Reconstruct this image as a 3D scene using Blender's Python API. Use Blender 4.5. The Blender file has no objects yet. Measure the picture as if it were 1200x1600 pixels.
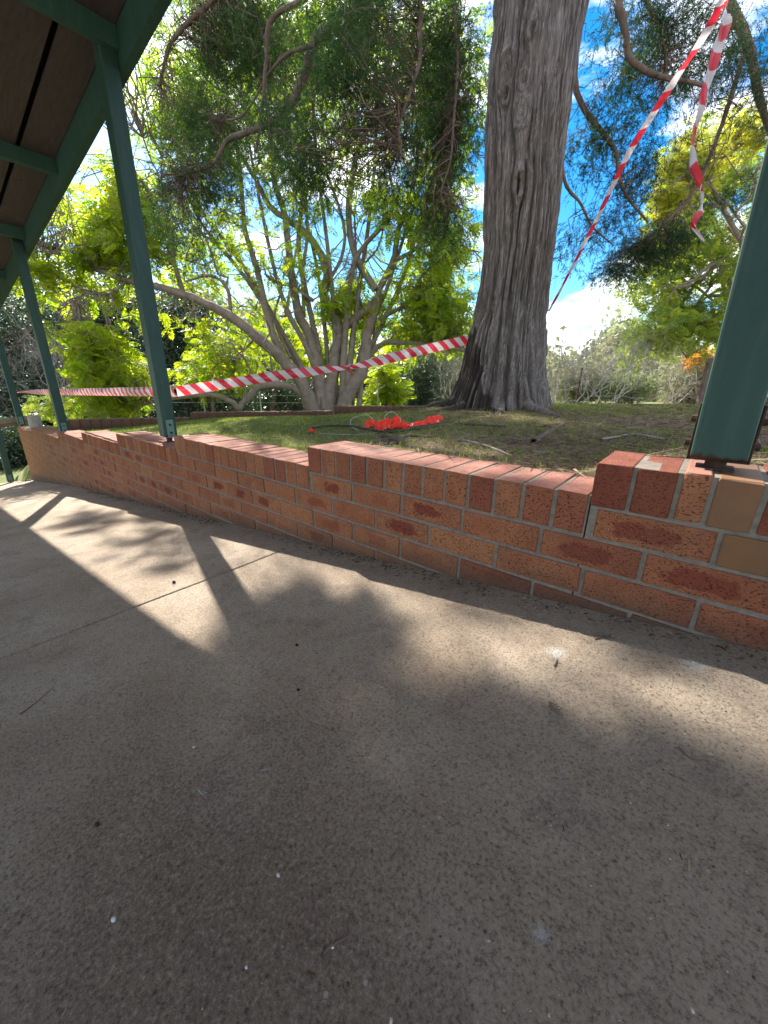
import bpy, math, random
import numpy as np
from mathutils import Vector, Matrix

# ---------------------------------------------------------------- camera, light, exposure
sc = bpy.context.scene
col = sc.collection
F, PITCH, ROLL, TH, HC = 595.0, math.radians(19.2), math.radians(.5), math.radians(39.5), 1.0
# world: X runs along the brick wall (uphill), Y into the garden, Z up
def yawv(v):
    x, y, z = v
    return np.array([math.cos(TH)*x - math.sin(TH)*y, math.sin(TH)*x + math.cos(TH)*y, z])
w0 = np.array([0, math.cos(PITCH), -math.sin(PITCH)]); r0 = np.array([1., 0, 0]); u0 = np.cross(r0, w0)
CR = yawv(r0*math.cos(ROLL) + u0*math.sin(ROLL)); CU = yawv(-r0*math.sin(ROLL) + u0*math.cos(ROLL)); CW = yawv(w0)
C0 = np.array([0, 0, HC])
cd = bpy.data.cameras.new('camera'); cam = bpy.data.objects.new('camera', cd); col.objects.link(cam)
cam.matrix_world = Matrix(((CR[0], CU[0], -CW[0], 0), (CR[1], CU[1], -CW[1], 0), (CR[2], CU[2], -CW[2], HC), (0, 0, 0, 1)))
cd.sensor_fit = 'VERTICAL'; cd.sensor_height = 24; cd.sensor_width = 18; cd.lens = 24*F/1600
cd.clip_start = .02; cd.clip_end = 2000
sc.camera = cam
SUN_EL, SUN_AZ = math.radians(36.5), math.radians(-71.5)       # azimuth from +Y towards +X
S = np.array([math.sin(SUN_AZ)*math.cos(SUN_EL), math.cos(SUN_AZ)*math.cos(SUN_EL), math.sin(SUN_EL)])
sd = bpy.data.lights.new('sun', 'SUN'); sd.energy = 4.9; sd.angle = math.radians(.5); sd.color = (1, .95, .87)
sun = bpy.data.objects.new('sun', sd); col.objects.link(sun)
sun.rotation_euler = Vector(S).to_track_quat('Z', 'Y').to_euler()
world = bpy.data.worlds.new('World'); sc.world = world; world.use_nodes = True
wt = world.node_tree; wt.nodes.clear()
def WN(t, **k):
    n = wt.nodes.new(t)
    for a, b in k.items(): setattr(n, a, b)
    return n
sky = WN('ShaderNodeTexSky', sky_type='NISHITA', sun_disc=False, sun_elevation=SUN_EL, sun_rotation=SUN_AZ,
         air_density=1.0, dust_density=.3, ozone_density=3.0)
tc = WN('ShaderNodeTexCoord'); mp = WN('ShaderNodeMapping'); mp.inputs['Scale'].default_value = (1.0, 1.0, 2.6); mp.inputs['Location'].default_value = (7, 2, 5)
nz = WN('ShaderNodeTexNoise'); nz.inputs['Scale'].default_value = 2.3; nz.inputs['Detail'].default_value = 8; nz.inputs['Roughness'].default_value = .55
cr = WN('ShaderNodeValToRGB'); cr.color_ramp.elements[0].position = .48; cr.color_ramp.elements[1].position = .66
mx = WN('ShaderNodeMixRGB'); mx.inputs[2].default_value = (9.0, 8.6, 8.2, 1)
hs = WN('ShaderNodeHueSaturation'); hs.inputs['Saturation'].default_value = 1.45; hs.inputs['Value'].default_value = .52
bg = WN('ShaderNodeBackground'); bg.inputs['Strength'].default_value = .15
wo = WN('ShaderNodeOutputWorld'); L = wt.links.new
L(tc.outputs['Generated'], mp.inputs[0]); L(mp.outputs[0], nz.inputs['Vector']); L(nz.outputs['Fac'], cr.inputs[0])
L(sky.outputs[0], hs.inputs['Color']); L(hs.outputs[0], mx.inputs[1]); L(cr.outputs[0], mx.inputs[0]); L(mx.outputs[0], bg.inputs[0]); L(bg.outputs[0], wo.inputs[0])
sc.view_settings.view_transform = 'Standard'; sc.view_settings.look = 'None'
sc.view_settings.exposure = 2.0; sc.view_settings.gamma = 1; sc.view_settings.use_curve_mapping = False
sc.render.engine = 'CYCLES'
sc.cycles.max_bounces = 7; sc.cycles.diffuse_bounces = 4; sc.cycles.transmission_bounces = 4; sc.cycles.transparent_max_bounces = 8
sc.cycles.use_denoising = True; sc.cycles.sample_clamp_indirect = 8

rng = np.random.default_rng(11); random.seed(5)

# ---------------------------------------------------------------- helpers
def at(px, py, D):
    """world point seen at photo pixel (px, py) at distance D along the view axis"""
    return C0 + D*(CW + CR*(px-600)/F - CU*(py-800)/F)
def vp(px, py): return CW + CR*(px-600)/F - CU*(py-800)/F
def onZ(px, py, z): d = vp(px, py); return C0 + d*(z-HC)/d[2]

def tag(o, label=None, cat=None, group=None, kind=None):
    for k, v in (('label', label), ('category', cat), ('group', group), ('kind', kind)):
        if v: o[k] = v
    return o
def empty(name, loc, label, cat, group=None):
    o = bpy.data.objects.new(name, None); col.objects.link(o); o.location = tuple(float(a) for a in loc)
    o.empty_display_size = .1
    return tag(o, label, cat, group)
class Acc:
    def __init__(s): s.V = []; s.Q = []; s.n = 0; s.A = []
    def add(s, V, Q, tint=0.5):
        V = np.asarray(V, float).reshape(-1, 3); Q = np.asarray(Q, int).reshape(-1, 4)
        s.V.append(V); s.Q.append(Q + s.n); s.n += len(V)
        s.A.append(np.full(len(V), tint) if np.isscalar(tint) else np.asarray(tint, float)); return s
    def build(s, name, m, parent=None, smooth=False, origin=None, link=True):
        V = np.concatenate(s.V); Q = np.concatenate(s.Q); A = np.concatenate(s.A)
        if parent is not None:
            V = V - np.array(parent_world(parent))
        elif origin is not None: V = V - np.array(origin)
        me = bpy.data.meshes.new(name)
        tri = Q[:, 3] < 0
        me.vertices.add(len(V)); me.vertices.foreach_set('co', V.astype(np.float32).ravel())
        me.loops.add(Q.size); me.loops.foreach_set('vertex_index', Q.astype(np.int32).ravel())
        me.polygons.add(len(Q)); me.polygons.foreach_set('loop_start', np.arange(0, Q.size, 4, dtype=np.int32))
        me.polygons.foreach_set('loop_total', np.full(len(Q), 4, dtype=np.int32))
        me.polygons.foreach_set('use_smooth', np.full(len(Q), bool(smooth)))
        at_ = me.attributes.new('tint', 'FLOAT', 'POINT'); at_.data.foreach_set('value', A.astype(np.float32))
        me.update(calc_edges=True); me.validate()
        if m: me.materials.append(m)
        o = bpy.data.objects.new(name, me)
        if link: col.objects.link(o)
        if parent is not None: o.parent = parent
        elif origin is not None: o.location = tuple(origin)
        return o
def parent_world(p):
    v = Vector((0, 0, 0))
    while p is not None: v = v + p.location; p = p.parent
    return v
def box(x0, x1, y0, y1, z0, z1):
    V = [(x, y, z) for z in (z0, z1) for y in (y0, y1) for x in (x0, x1)]
    Q = [(0, 2, 3, 1), (4, 5, 7, 6), (0, 1, 5, 4), (2, 6, 7, 3), (0, 4, 6, 2), (1, 3, 7, 5)]
    return np.array(V, float), np.array(Q)
def bbox(x0, x1, y0, y1, z0, z1, b=.003):
    """box with chamfered edges, 26 quads (corner faces as degenerate-free quads)"""
    xs, ys, zs = (x0, x0+b, x1-b, x1), (y0, y0+b, y1-b, y1), (z0, z0+b, z1-b, z1)
    V = []; idx = {}
    def v(i, j, k):
        key = (i, j, k)
        if key not in idx:
            # pull the rim inward so that edges are chamfered
            p = [xs[i], ys[j], zs[k]]; ext = [i in (0, 3), j in (0, 3), k in (0, 3)]
            if sum(ext) >= 2:
                c = [(x0+x1)/2, (y0+y1)/2, (z0+z1)/2]
                for a in range(3):
                    if ext[a]: p[a] += math.copysign(b*(.3 if sum(ext) == 2 else .42), c[a]-p[a])
            idx[key] = len(V); V.append(p)
        return idx[key]
    Q = []
    for a in range(3):
        for side in (0, 3):
            for i in range(3):
                for j in range(3):
                    q = []
                    for (di, dj) in ((0, 0), (1, 0), (1, 1), (0, 1)):
                        c = [0, 0, 0]; c[a] = side; c[(a+1) % 3] = i+di; c[(a+2) % 3] = j+dj; q.append(v(*c))
                    Q.append(q if side == 3 else q[::-1])
    return np.array(V, float), np.array(Q)
def catmull(P, n):
    P = np.asarray(P, float)
    if len(P) < 3: 
        t = np.linspace(0, 1, n*(len(P)-1)+1)[:, None]; return P[0]*(1-t) + P[-1]*t
    E = np.vstack([2*P[0]-P[1], P, 2*P[-1]-P[-2]]); out = []
    for i in range(1, len(E)-2):
        for k in range(n):
            t = k/n; a, b, c, d = E[i-1], E[i], E[i+1], E[i+2]
            out.append(.5*((2*b)+(-a+c)*t+(2*a-5*b+4*c-d)*t*t+(-a+3*b-3*c+d)*t**3))
    out.append(P[-1]); return np.array(out)
def tube(path, rad, n=6, rough=0, r=rng):
    """swept tube; rad = radius array or (start, end)"""
    path = np.asarray(path, float); m = len(path)
    rad = np.linspace(rad[0], rad[1], m) if len(rad) == 2 and m != 2 else np.asarray(rad, float)
    T = np.gradient(path, axis=0); T /= np.linalg.norm(T, axis=1)[:, None]+1e-12
    up = np.array([0, 0, 1.]) if abs(T[0][2]) < .9 else np.array([1., 0, 0])
    a0 = np.cross(up, T[0]); a0 /= np.linalg.norm(a0); A = []
    a = a0
    for i in range(m):
        a = a - T[i]*(a@T[i]); a /= np.linalg.norm(a)+1e-12; A.append(a)
    A = np.array(A); Bn = np.cross(T, A)
    th = np.linspace(0, 2*np.pi, n, endpoint=False)
    rr = rad[:, None]*(1+rough*r.normal(size=(m, n))) if rough else np.repeat(rad[:, None], n, 1)
    V = path[:, None, :] + rr[..., None]*(np.cos(th)[None, :, None]*A[:, None, :] + np.sin(th)[None, :, None]*Bn[:, None, :])
    V = V.reshape(-1, 3)
    i = np.arange(m-1)[:, None]*n; j = np.arange(n)[None, :]; k = (j+1) % n
    Q = np.stack([i+j, i+k, i+n+k, i+n+j], -1).reshape(-1, 4)
    return V, Q
def wiggle(a, b, n, amp, r=rng):
    t = np.linspace(0, 1, n)[:, None]; P = np.asarray(a)*(1-t)+np.asarray(b)*t
    o = np.cumsum(r.normal(size=(n, 3)), 0); o -= o[0]; o = o - t*o[-1]*.9
    return P + o*amp*np.linalg.norm(np.asarray(b)-np.asarray(a))/math.sqrt(n)
_perm = np.random.default_rng(3).random((256, 256))
def vnoise(x, y, px=256):
    """smooth value noise, periodic in x with period px"""
    xi = np.floor(x).astype(int); yi = np.floor(y).astype(int); fx = x-xi; fy = y-yi
    fx = fx*fx*(3-2*fx); fy = fy*fy*(3-2*fy)
    g = lambda a, b: _perm[(a % px) % 256, b % 256]
    return (g(xi, yi)*(1-fx)+g(xi+1, yi)*fx)*(1-fy)+(g(xi, yi+1)*(1-fx)+g(xi+1, yi+1)*fx)*fy
def sstep(a, b, x): t = np.clip((x-a)/(b-a), 0, 1); return t*t*(3-2*t)

# ---------------------------------------------------------------- materials
class NT:
    def __init__(s, name):
        s.m = bpy.data.materials.new(name); s.m.use_nodes = True; s.t = s.m.node_tree; s.t.nodes.clear()
        s.out = s.n('ShaderNodeOutputMaterial'); s.b = s.n('ShaderNodeBsdfPrincipled'); s.l(s.b.outputs[0], s.out.inputs[0])
        s.tc = s.n('ShaderNodeTexCoord')
    def n(s, t, **k):
        q = s.t.nodes.new(t)
        for a, b in k.items(): setattr(q, a, b)
        return q
    def l(s, a, b): s.t.links.new(a, b)
    def noise(s, scale, detail=4, rough=.55, sc3=None, src=None, dist=0):
        v = src or s.tc.outputs['Object']
        if sc3:
            mp = s.n('ShaderNodeMapping'); mp.inputs['Scale'].default_value = sc3; s.l(v, mp.inputs[0]); v = mp.outputs[0]
        q = s.n('ShaderNodeTexNoise'); q.inputs['Scale'].default_value = scale; q.inputs['Detail'].default_value = detail
        q.inputs['Roughness'].default_value = rough; q.inputs['Distortion'].default_value = dist; s.l(v, q.inputs['Vector']); return q.outputs['Fac']
    def vor(s, scale, src=None, feature='F1', out='Distance'):
        q = s.n('ShaderNodeTexVoronoi', feature=feature); q.inputs['Scale'].default_value = scale
        s.l(src or s.tc.outputs['Object'], q.inputs['Vector']); return q.outputs[out]
    def ramp(s, fac, stops):
        q = s.n('ShaderNodeValToRGB'); e = q.color_ramp.elements
        while len(e) < len(stops): e.new(.5)
        for i, (p, c) in enumerate(stops):
            e[i].position = p; e[i].color = (c, c, c, 1) if np.isscalar(c) else (*c, 1)
        s.l(fac, q.inputs[0]); return q.outputs[0]
    def mix(s, fac, a, b, mode='MIX'):
        q = s.n('ShaderNodeMixRGB', blend_type=mode)
        for i, x in enumerate((fac, a, b)):
            if isinstance(x, (int, float)): q.inputs[i].default_value = x if i == 0 else (x, x, x, 1)
            elif isinstance(x, tuple): q.inputs[i].default_value = (*x, 1)
            else: s.l(x, q.inputs[i])
        return q.outputs[0]
    def math(s, op, a, b=None, c=None):
        q = s.n('ShaderNodeMath', operation=op)
        for i, x in enumerate((a, b, c)):
            if x is None: continue
            if isinstance(x, (int, float)): q.inputs[i].default_value = x
            else: s.l(x, q.inputs[i])
        return q.outputs[0]
    def attr(s, name): q = s.n('ShaderNodeAttribute', attribute_name=name); return q.outputs['Fac']
    def rand(s): return s.n('ShaderNodeObjectInfo').outputs['Random']
    def bump(s, h, strength=.5, dist=.01, normal=None):
        q = s.n('ShaderNodeBump'); q.inputs['Strength'].default_value = strength; q.inputs['Distance'].default_value = dist
        s.l(h, q.inputs['Height'])
        if normal is not None: s.l(normal, q.inputs['Normal'])
        return q.outputs[0]
    def fin(s, color, rough=.8, normal=None, spec=.3, metal=0):
        if isinstance(color, tuple): s.b.inputs['Base Color'].default_value = (*color, 1)
        else: s.l(color, s.b.inputs['Base Color'])
        if isinstance(rough, (int, float)): s.b.inputs['Roughness'].default_value = rough
        else: s.l(rough, s.b.inputs['Roughness'])
        s.b.inputs['Specular IOR Level'].default_value = spec; s.b.inputs['Metallic'].default_value = metal
        if normal is not None: s.l(normal, s.b.inputs['Normal'])
        return s.m

def mat_concrete():
    m = NT('concrete'); big = m.noise(.9, 5, .6); mid = m.noise(5, 6, .65); fine = m.noise(110, 3, .7)
    c = m.mix(m.ramp(big, [(.35, 0.), (.65, 1.)]), (.35, .255, .175), (.54, .43, .32))
    c = m.mix(m.ramp(mid, [(.4, 0.), (.7, .7)]), c, (.60, .50, .385))
    # tea-brown leaf stain spreading over the slab in the near left
    sp = m.n('ShaderNodeSeparateXYZ'); m.l(m.tc.outputs['Object'], sp.inputs[0])
    dx = m.math('ADD', sp.outputs[0], .26); dy = m.math('ADD', sp.outputs[1], -.04)
    d = m.math('SQRT', m.math('ADD', m.math('MULTIPLY', dx, dx), m.math('MULTIPLY', dy, m.math('MULTIPLY', dy, 1.6))))
    d = m.math('ADD', d, m.math('MULTIPLY', m.math('SUBTRACT', m.noise(7, 5, .65), .5), .3))
    c = m.mix(m.ramp(d, [(.14, .75), (.44, 0.)]), c, m.mix(m.noise(16, 3), (.21, .145, .105), (.27, .205, .135)))
    c = m.mix(m.ramp(m.noise(10, 6, .7), [(.50, 0.), (.68, .5)]), c, (.19, .115, .085))
    # pale spatter spots
    for (x, y, r) in ((-.151, .815, .022), (.091, .922, .021), (-.02, .30, .008)):
        v = m.n('ShaderNodeVectorMath', operation='DISTANCE'); m.l(m.tc.outputs['Object'], v.inputs[0]); v.inputs[1].default_value = (x, y, .43+.12*x)
        dd = m.math('ADD', v.outputs['Value'], m.math('MULTIPLY', m.math('SUBTRACT', m.noise(60, 4, .7), .5), .03))
        c = m.mix(m.ramp(dd, [(r*.5, .75), (r*1.25, 0.)]), c, (.62, .62, .60))
    # worn sandy surface: dark pits between grains, a few pale grains
    g = m.noise(190, 9, .80); g2 = m.noise(60, 7, .8); g3 = m.noise(300, 4, .8)
    c = m.mix(m.ramp(g, [(.38, .80), (.49, 0.)]), c, (.075, .055, .042))
    c = m.mix(m.ramp(g, [(.53, 0.), (.66, .8)]), c, (.58, .49, .38))
    c = m.mix(m.ramp(g2, [(.34, .35), (.46, 0.)]), c, (.085, .066, .055))
    c = m.mix(m.ramp(g3, [(.30, .4), (.45, 0.)]), c, (.07, .055, .045))
    v = m.vor(75, out='Color'); vs = m.n('ShaderNodeSeparateColor'); m.l(v, vs.inputs[0]); vd = m.vor(75)
    c = m.mix(m.math('MULTIPLY', m.ramp(vs.outputs[0], [(.975, 0.), (.98, .6)]), m.ramp(vd, [(.16, 1.), (.24, 0.)])), c, (.62, .57, .48))
    c = m.mix(m.math('MULTIPLY', m.ramp(vs.outputs[1], [(.955, 0.), (.96, .6)]), m.ramp(vd, [(.10, 1.), (.24, 0.)])), c, (.05, .035, .03))
    h = m.math('ADD', m.math('MULTIPLY', g, 2.6), m.math('ADD', m.math('MULTIPLY', g2, 2.2), g3))
    nrm = m.bump(h, 1., .008, m.bump(mid, .4, .02))
    return m.fin(c, .88, nrm, .15)
SL0 = .12
def mat_brick(topblend=False):
    m = NT('cap_brick_clay' if topblend else 'brick_clay'); r = m.rand()
    sp = m.n('ShaderNodeSeparateXYZ'); m.l(m.tc.outputs['Object'], sp.inputs[0])
    off = m.n('ShaderNodeVectorMath', operation='ADD'); m.l(m.tc.outputs['Object'], off.inputs[0])
    cmb = m.n('ShaderNodeCombineXYZ'); m.l(m.math('MULTIPLY', r, 37.), cmb.inputs[0]); m.l(m.math('MULTIPLY', r, 91.), cmb.inputs[2]); m.l(cmb.outputs[0], off.inputs[1])
    o = off.outputs[0]
    base = m.mix(m.math('FRACT', m.math('MULTIPLY', r, 17.9)), (.30, .132, .060), (.22, .082, .042))
    base = m.mix(m.math('FRACT', m.math('MULTIPLY', r, 7.3)), base, (.25, .085, .042))
    base = m.mix(m.ramp(m.noise(14, 5, .6, src=o), [(.35, 0.), (.7, .5)]), base, (.33, .155, .078))
    # darker kiln-flash patch in the middle of the face
    ex = m.math('DIVIDE', m.math('ADD', sp.outputs[0], m.math('MULTIPLY', m.math('SUBTRACT', m.math('FRACT', m.math('MULTIPLY', r, 3.3)), .5), .06)), m.math('ADD', .05, m.math('MULTIPLY', m.math('FRACT', m.math('MULTIPLY', r, 9.1)), .065))); ez = m.math('DIVIDE', sp.outputs[2], .036)
    e = m.math('SQRT', m.math('ADD', m.math('POWER', m.math('ABSOLUTE', ex), 4.), m.math('POWER', m.math('ABSOLUTE', ez), 4.)))
    e = m.math('ADD', e, m.math('MULTIPLY', m.math('SUBTRACT', m.noise(26, 5, .65, src=o), .5), 1.5))
    patch = m.ramp(e, [(.30, 1.), (.50, 0.)])
    sel = m.ramp(m.math('FRACT', m.math('MULTIPLY', r, 13.7)), [(.40, 0.), (.85, 1.)])
    if topblend: base = m.mix(m.ramp(m.math('FRACT', m.math('MULTIPLY', r, 5.1)), [(.2, .0), (.9, .65)]), base, (.19, .055, .035))
    else: base = m.mix(m.math('MULTIPLY', m.math('MULTIPLY', patch, sel), .95), base, (.165, .040, .025))
    pit = m.ramp(m.noise(230, 3, .6, sc3=(.8, 1, 1.3), src=o), [(.575, 0.), (.65, 1.)])
    base = m.mix(m.math('MULTIPLY', pit, .85), base, (.045, .020, .014))
    gr = m.ramp(m.noise(260, 1, .5, src=o), [(.72, 0.), (.78, .6)])
    base = m.mix(gr, base, (.62, .36, .2))
    # sunlit pink put into the colour of faces that look up
    geo = m.n('ShaderNodeNewGeometry'); sn = m.n('ShaderNodeSeparateXYZ'); m.l(geo.outputs['Normal'], sn.inputs[0])
    up = m.ramp(sn.outputs[2], [(.6, 0.), (.9, 1.)])
    base = m.mix(m.math('MULTIPLY', up, .6), base, m.mix(m.noise(30, 5, .7, src=o), (.25, .11, .10), (.42, .245, .20)))
    dirt = m.ramp(m.noise(9, 6, .75, src=o), [(.48, 0.), (.75, .65)])
    base = m.mix(dirt, base, (.13, .065, .04))
    # lime smears and chipped arrises
    base = m.mix(m.ramp(m.noise(24, 6, .8, (.6, 1, 1.6), src=o), [(.66, 0.), (.76, .5)]), base, (.42, .36, .29))
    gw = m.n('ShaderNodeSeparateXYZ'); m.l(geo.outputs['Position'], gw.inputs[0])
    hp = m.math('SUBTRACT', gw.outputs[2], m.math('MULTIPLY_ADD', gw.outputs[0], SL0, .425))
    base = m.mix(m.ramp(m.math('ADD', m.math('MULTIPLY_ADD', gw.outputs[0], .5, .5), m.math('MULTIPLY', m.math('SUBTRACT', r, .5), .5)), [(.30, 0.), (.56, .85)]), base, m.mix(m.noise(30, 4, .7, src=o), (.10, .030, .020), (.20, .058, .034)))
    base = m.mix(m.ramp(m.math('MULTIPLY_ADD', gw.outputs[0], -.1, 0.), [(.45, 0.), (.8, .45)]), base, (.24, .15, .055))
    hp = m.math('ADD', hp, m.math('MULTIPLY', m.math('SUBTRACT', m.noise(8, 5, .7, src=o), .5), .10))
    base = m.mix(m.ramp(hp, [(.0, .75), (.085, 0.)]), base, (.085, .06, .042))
    h = m.math('SUBTRACT', m.noise(90, 5, .7, src=o), m.math('MULTIPLY', pit, .9))
    return m.fin(base, .88, m.bump(h, .8, .003), .1)
def mat_simple(name, c1, c2, scale=20, rough=.8, bump=.4, bd=.003, sc3=None, spec=.3, metal=0):
    m = NT(name); n = m.noise(scale, 5, .65, sc3)
    return m.fin(m.mix(m.ramp(n, [(.3, 0.), (.7, 1.)]), c1, c2), rough, m.bump(n, bump, bd), spec, metal)
def mat_leaf(name, cols, trans=.5, rough=.5, tcol=None, spec=.35):
    """cols: (a, b) leaf colours mixed by the per-leaf tint; light passes through the blades"""
    m = NT(name); t = m.attr('tint')
    c = m.ramp(t, [(i/(len(cols)-1), cc) for i, cc in enumerate(cols)])
    m.fin(c, rough, None, spec)
    tr = m.n('ShaderNodeBsdfTranslucent')
    m.l(m.mix(1., c, tcol or (2.0, 2.0, .7), 'MULTIPLY'), tr.inputs[0])
    mxs = m.n('ShaderNodeMixShader'); mxs.inputs[0].default_value = trans
    m.l(m.b.outputs[0], mxs.inputs[1]); m.l(tr.outputs[0], mxs.inputs[2]); m.l(mxs.outputs[0], m.out.inputs[0]); return m.m
def mat_paint():
    m = NT('green_paint'); n = m.noise(9, 5, .6, (1, 1, .25)); f = m.noise(60, 4, .6, (1, 1, .12))
    c = m.mix(m.ramp(n, [(.3, 0.), (.75, 1.)]), (.020, .056, .042), (.030, .078, .060))
    c = m.mix(m.ramp(f, [(.55, 0.), (.8, .3)]), c, (.10, .17, .14))
    return m.fin(c, .5, m.bump(f, .35, .003), .25)
def mat_post():
    """green paint that has peeled and rotted black at the foot (local z = 0 at the post's foot)"""
    m = NT('post_paint'); n = m.noise(9, 5, .6, (1, 1, .25)); f = m.noise(60, 4, .6, (1, 1, .12))
    c = m.mix(m.ramp(n, [(.3, 0.), (.75, 1.)]), (.015, .042, .032), (.025, .062, .049))
    c = m.mix(m.ramp(f, [(.5, 0.), (.8, .35)]), c, (.07, .10, .085))
    sp = m.n('ShaderNodeSeparateXYZ'); m.l(m.tc.outputs['Object'], sp.inputs[0])
    e = m.math('ADD', sp.outputs[2], m.math('MULTIPLY', m.math('SUBTRACT', m.noise(45, 5, .7, (1, 1, .35)), .5), .045))
    c = m.mix(m.ramp(e, [(.006, 1.), (.012, 0.)]), c, m.mix(m.noise(90, 3), (.008, .006, .005), (.05, .025, .015)))
    return m.fin(c, .5, m.bump(f, .35, .003), .25)
def mat_bark():
    m = NT('cypress_bark')
    v = m.noise(7, 6, .65, (6, 6, .35), dist=.4); v2 = m.noise(30, 5, .7, (5, 5, .3), dist=.3)
    c = m.mix(m.ramp(v, [(.3, 0.), (.7, 1.)]), (.040, .031, .026), (.20, .168, .148))
    c = m.mix(m.ramp(v2, [(.47, 0.), (.66, .75)]), c, (.38, .335, .305))
    c = m.mix(m.ramp(m.noise(2.2, 4, .6), [(.48, 0.), (.7, .55)]), c, (.12, .085, .065))
    sp = m.n('ShaderNodeSeparateXYZ'); m.l(m.tc.outputs['Object'], sp.inputs[0])
    # bark darker towards the ground and the left
    e = m.math('ADD', m.math('ADD', sp.outputs[2], m.math('MULTIPLY', m.noise(3, 4, .6, (1, 1, .4)), 1.3)), m.math('MULTIPLY', sp.outputs[0], 1.3))
    c = m.mix(m.ramp(e, [(.95, .88), (2.9, 0.)]), c, (.030, .022, .018))
    return m.fin(c, .9, m.bump(v2, .8, .008, m.bump(v, .6, .015)), .15)
def mat_limb(name, c1, c2, c3):
    m = NT(name); n = m.noise(6, 5, .65); f = m.noise(40, 5, .7)
    c = m.mix(m.ramp(n, [(.35, 0.), (.65, 1.)]), c1, c2); c = m.mix(m.ramp(f, [(.5, 0.), (.7, .6)]), c, c3)
    return m.fin(c, .9, m.bump(f, .7, .01), .15)
def mat_ground():
    m = NT('garden_soil'); n = m.noise(1.1, 5, .6); f = m.noise(28, 6, .75); g = m.noise(5, 5, .65)
    soil = m.mix(f, (.075, .052, .034), (.25, .18, .12))
    green = m.mix(f, (.07, .09, .028), (.19, .21, .07))
    sp = m.n('ShaderNodeSeparateXYZ'); m.l(m.tc.outputs['Object'], sp.inputs[0])
    # lawn to the left of the trunk, needle litter to the right
    k = m.math('ADD', m.math('MULTIPLY', sp.outputs[0], -.55), m.math('MULTIPLY', m.math('SUBTRACT', g, .5), 1.5))
    c = m.mix(m.ramp(k, [(.55, 0.), (1.15, .9)]), soil, green)
    return m.fin(c, .95, m.bump(f, 1., .02), .1)
def mat_tape():
    m = NT('barrier_tape'); uv = m.attr('tint'); a = m.attr('across')
    k = m.math('FRACT', m.math('ADD', uv, m.math('MULTIPLY', a, .55)))
    st = m.ramp(k, [(.49, 0.), (.51, 1.)])
    c = m.mix(st, (.55, .48, .47), (.55, .028, .045))
    m.fin(c, .35, m.bump(m.noise(60, 3), .25, .002), .5)
    tr = m.n('ShaderNodeBsdfTranslucent'); m.l(c, tr.inputs[0]); mxs = m.n('ShaderNodeMixShader'); mxs.inputs[0].default_value = .35
    m.l(m.b.outputs[0], mxs.inputs[1]); m.l(tr.outputs[0], mxs.inputs[2]); m.l(mxs.outputs[0], m.out.inputs[0]); return m.m
def mat_plastic():
    m = NT('orange_plastic'); n = m.noise(40, 3)
    c = m.mix(n, (.90, .045, .018), (.95, .08, .03)); m.fin(c, .3, m.bump(n, .3, .003), .5)
    tr = m.n('ShaderNodeBsdfTranslucent'); tr.inputs[0].default_value = (1, .07, .02, 1); mxs = m.n('ShaderNodeMixShader'); mxs.inputs[0].default_value = .45
    m.l(m.b.outputs[0], mxs.inputs[1]); m.l(tr.outputs[0], mxs.inputs[2]); m.l(mxs.outputs[0], m.out.inputs[0]); return m.m

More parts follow.
